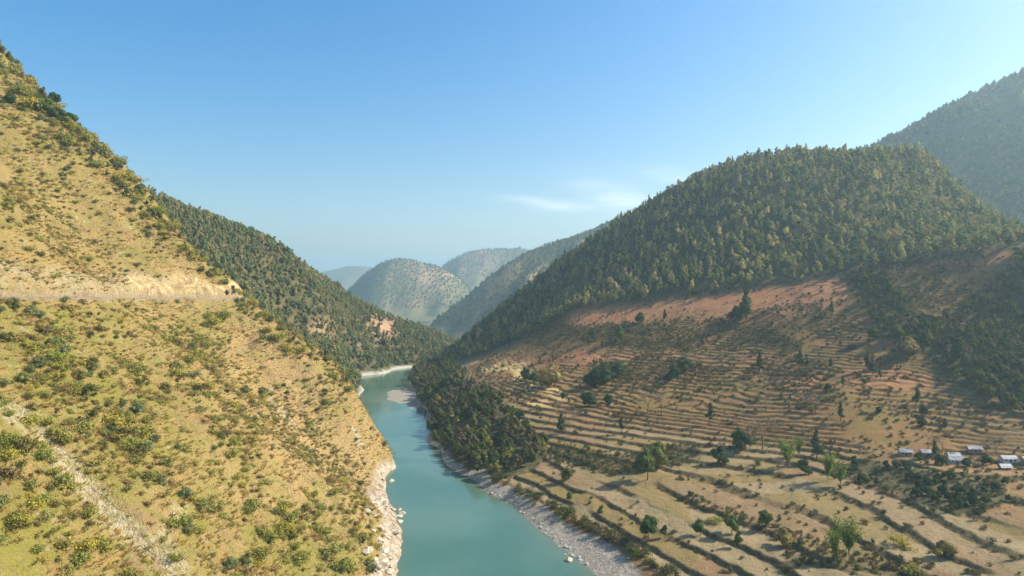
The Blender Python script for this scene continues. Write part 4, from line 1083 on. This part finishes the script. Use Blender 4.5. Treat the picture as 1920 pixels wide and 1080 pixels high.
for j in range(len(bl) - 1):
    for t in np.linspace(0, 1, 9)[:-1]:
        px = bl[j][0] + (bl[j + 1][0] - bl[j][0]) * t + rng.normal() * 4 + 4; py = bl[j][1] + (bl[j + 1][1] - bl[j][1]) * t + rng.normal() * 2 - 3
        gx, gy, gz = ground_px(px, py, lambda X, Y: np.maximum(R_height(X, Y), -.2))
        put_rock('beach_stone', STONES[int(rng.integers(4))], (gx[0], gy[0], gz[0]), float(rng.uniform(.4, 1.3)), 'grey stone along the waterline of the gravel beach', 'stone', 'stones along the gravel beach')
gx, gy, gz = PZ(1066, 1050, .3)
put_rock('white_boulder', ROCKS[1], (gx, gy, .4), 1.9, 'white boulder standing in the shallows off the gravel beach', 'boulder', None)

# ------------------------------------------------------------------ houses
def simple_mat(name, a, b, sc=.6, rough=.8, spec=.2, metal=0.0):
    t = NT(name); m = t.finish(t.mix(t.ramp(t.noise(sc, 4, .6), .35, .65), a, b), rough, None, spec); t.b.inputs['Metallic'].default_value = metal; return m
M_TIN = simple_mat('weathered_tin_roof', (0.15, 0.16, 0.17), (0.33, 0.345, 0.36), .5, .45, .5)
M_TIN2 = simple_mat('dull_tin_roof', (0.36, 0.37, 0.38), (0.50, 0.50, 0.49), .5, .6, .4)
M_MUD = simple_mat('mud_plaster_wall', (0.30, 0.21, 0.15), (0.38, 0.28, 0.20)); M_LIME = simple_mat('limewashed_wall', (0.55, 0.52, 0.47), (0.66, 0.62, 0.56))
M_WOOD = simple_mat('dark_door_wood', (0.06, 0.04, 0.03), (0.10, 0.07, 0.05))
def box(x0, x1, y0, y1, z0, z1):
    V = np.array([(x, y, z) for z in (z0, z1) for y in (y0, y1) for x in (x0, x1)], float)
    return V, np.array([(0, 2, 3, 1), (4, 5, 7, 6), (0, 1, 5, 4), (2, 6, 7, 3), (0, 4, 6, 2), (1, 3, 7, 5)])
def house(px, py, w, d, h, rot, tin, wallm, label, rise=1.3):
    w, d, h = w * .85, d * .85, h * .85
    gx, gy, gz = ground_px(px, py, R_height)
    o = bpy.data.objects.new('village_house', None); COL.objects.link(o); o.location = (gx[0], gy[0], gz[0] - .3); o.rotation_euler = (0, 0, math.radians(rot))
    tag(o, label, 'house', 'houses of the riverside hamlet')
    def part(nm, V, Fc, m, par=None):
        c = bpy.data.objects.new(nm, raw_mesh(nm, V, Fc, [m])); COL.objects.link(c); c.parent = par or o; return c
    V, Fc = box(-w / 2, w / 2, -d / 2, d / 2, -1.5, h)
    V = np.r_[V, [(-w / 2, 0, h + rise * .96), (w / 2, 0, h + rise * .96)]]
    Fl = [tuple(f) for f in Fc] + [(4, 8, 6), (5, 7, 9)]
    part('wall', V, Fl, wallm)
    ov = .55; th = .10; k_ = rise / (d / 2)
    for sgn in (-1, 1):                       # two corrugated slopes
        nc = int(w / .45); V = []
        for i in range(nc + 1):
            xx = -w / 2 - ov + (w + 2 * ov) * i / nc; rp = .05 * (i % 2)
            for yy in (0, d / 2 + ov):
                V += [(xx, sgn * yy, h + rise - k_ * yy + th + rp), (xx, sgn * yy, h + rise - k_ * yy + rp)]
        Fl = []
        for i in range(nc):
            a = i * 4
            Fl += [(a, a + 4, a + 6, a + 2), (a + 1, a + 3, a + 7, a + 5), (a + 2, a + 6, a + 7, a + 3), (a, a + 1, a + 5, a + 4)]
        part('roof_slope', V, Fl, tin)
    part('door', *box(-.5, .5, -d / 2 - .06, -d / 2 - .003, 0.3, 2.2), M_WOOD)
    for xx in (-w * .3, w * .3):
        wn_ = part('window', *box(xx - .5, xx + .5, -d / 2 - .07, -d / 2 - .003, 1.2, 2.2), M_WOOD)
        part('sill', *box(xx - .6, xx + .6, -d / 2 - .14, -d / 2 - .004, 1.08, 1.197), wallm, wn_)
    return o
house(1697, 853, 7.5, 5.5, 2.8, -14, M_TIN, M_MUD, 'house with bright white tin roof at the left end of the hamlet')
house(1738, 853, 7.0, 4.5, 2.4, -14, M_TIN2, M_MUD, 'house with dull grey roof right of the left end house')
house(1792, 868, 8.5, 5.0, 2.8, -14, M_TIN, M_LIME, 'house with bright white roof lowest in the hamlet')
house(1788, 859, 7.0, 4.0, 2.6, -12, M_TIN2, M_MUD, 'small grey roofed house just behind the lowest one')
house(1826, 847, 8.5, 5.0, 2.8, -8, M_TIN, M_MUD, 'house with bright white roof highest in the hamlet')
house(1890, 869, 9.0, 5.5, 3.0, -4, M_TIN, M_LIME, 'long pale roofed house left of the edge house')
house(1930, 870, 9.0, 5.5, 3.0, -4, M_TIN, M_MUD, 'pale roofed house cut by the right edge of the photo')
house(1884, 880, 6.0, 4.0, 2.2, -4, M_TIN2, M_MUD, 'low grey shed in front of the long pale roofed house')

# ------------------------------------------------------------------ valley haze
def haze():
    V, Fc = box(-15000, 15000, -6500, 22500, -46.5, 900)
    m = bpy.data.materials.new('valley_haze'); m.use_nodes = True; n = m.node_tree.nodes; n.clear()
    out = n.new('ShaderNodeOutputMaterial'); pv = n.new('ShaderNodeVolumePrincipled')
    pv.inputs['Color'].default_value = (0.58, 0.85, 1.0, 1); pv.inputs['Density'].default_value = 1.2e-4; pv.inputs['Anisotropy'].default_value = 0.45
    m.node_tree.links.new(pv.outputs[0], out.inputs['Volume'])
    o = bpy.data.objects.new('haze', raw_mesh('haze', V, Fc, [m])); COL.objects.link(o)
    tag(o, 'thin blue haze filling the valley', 'haze', kind='stuff')
haze()
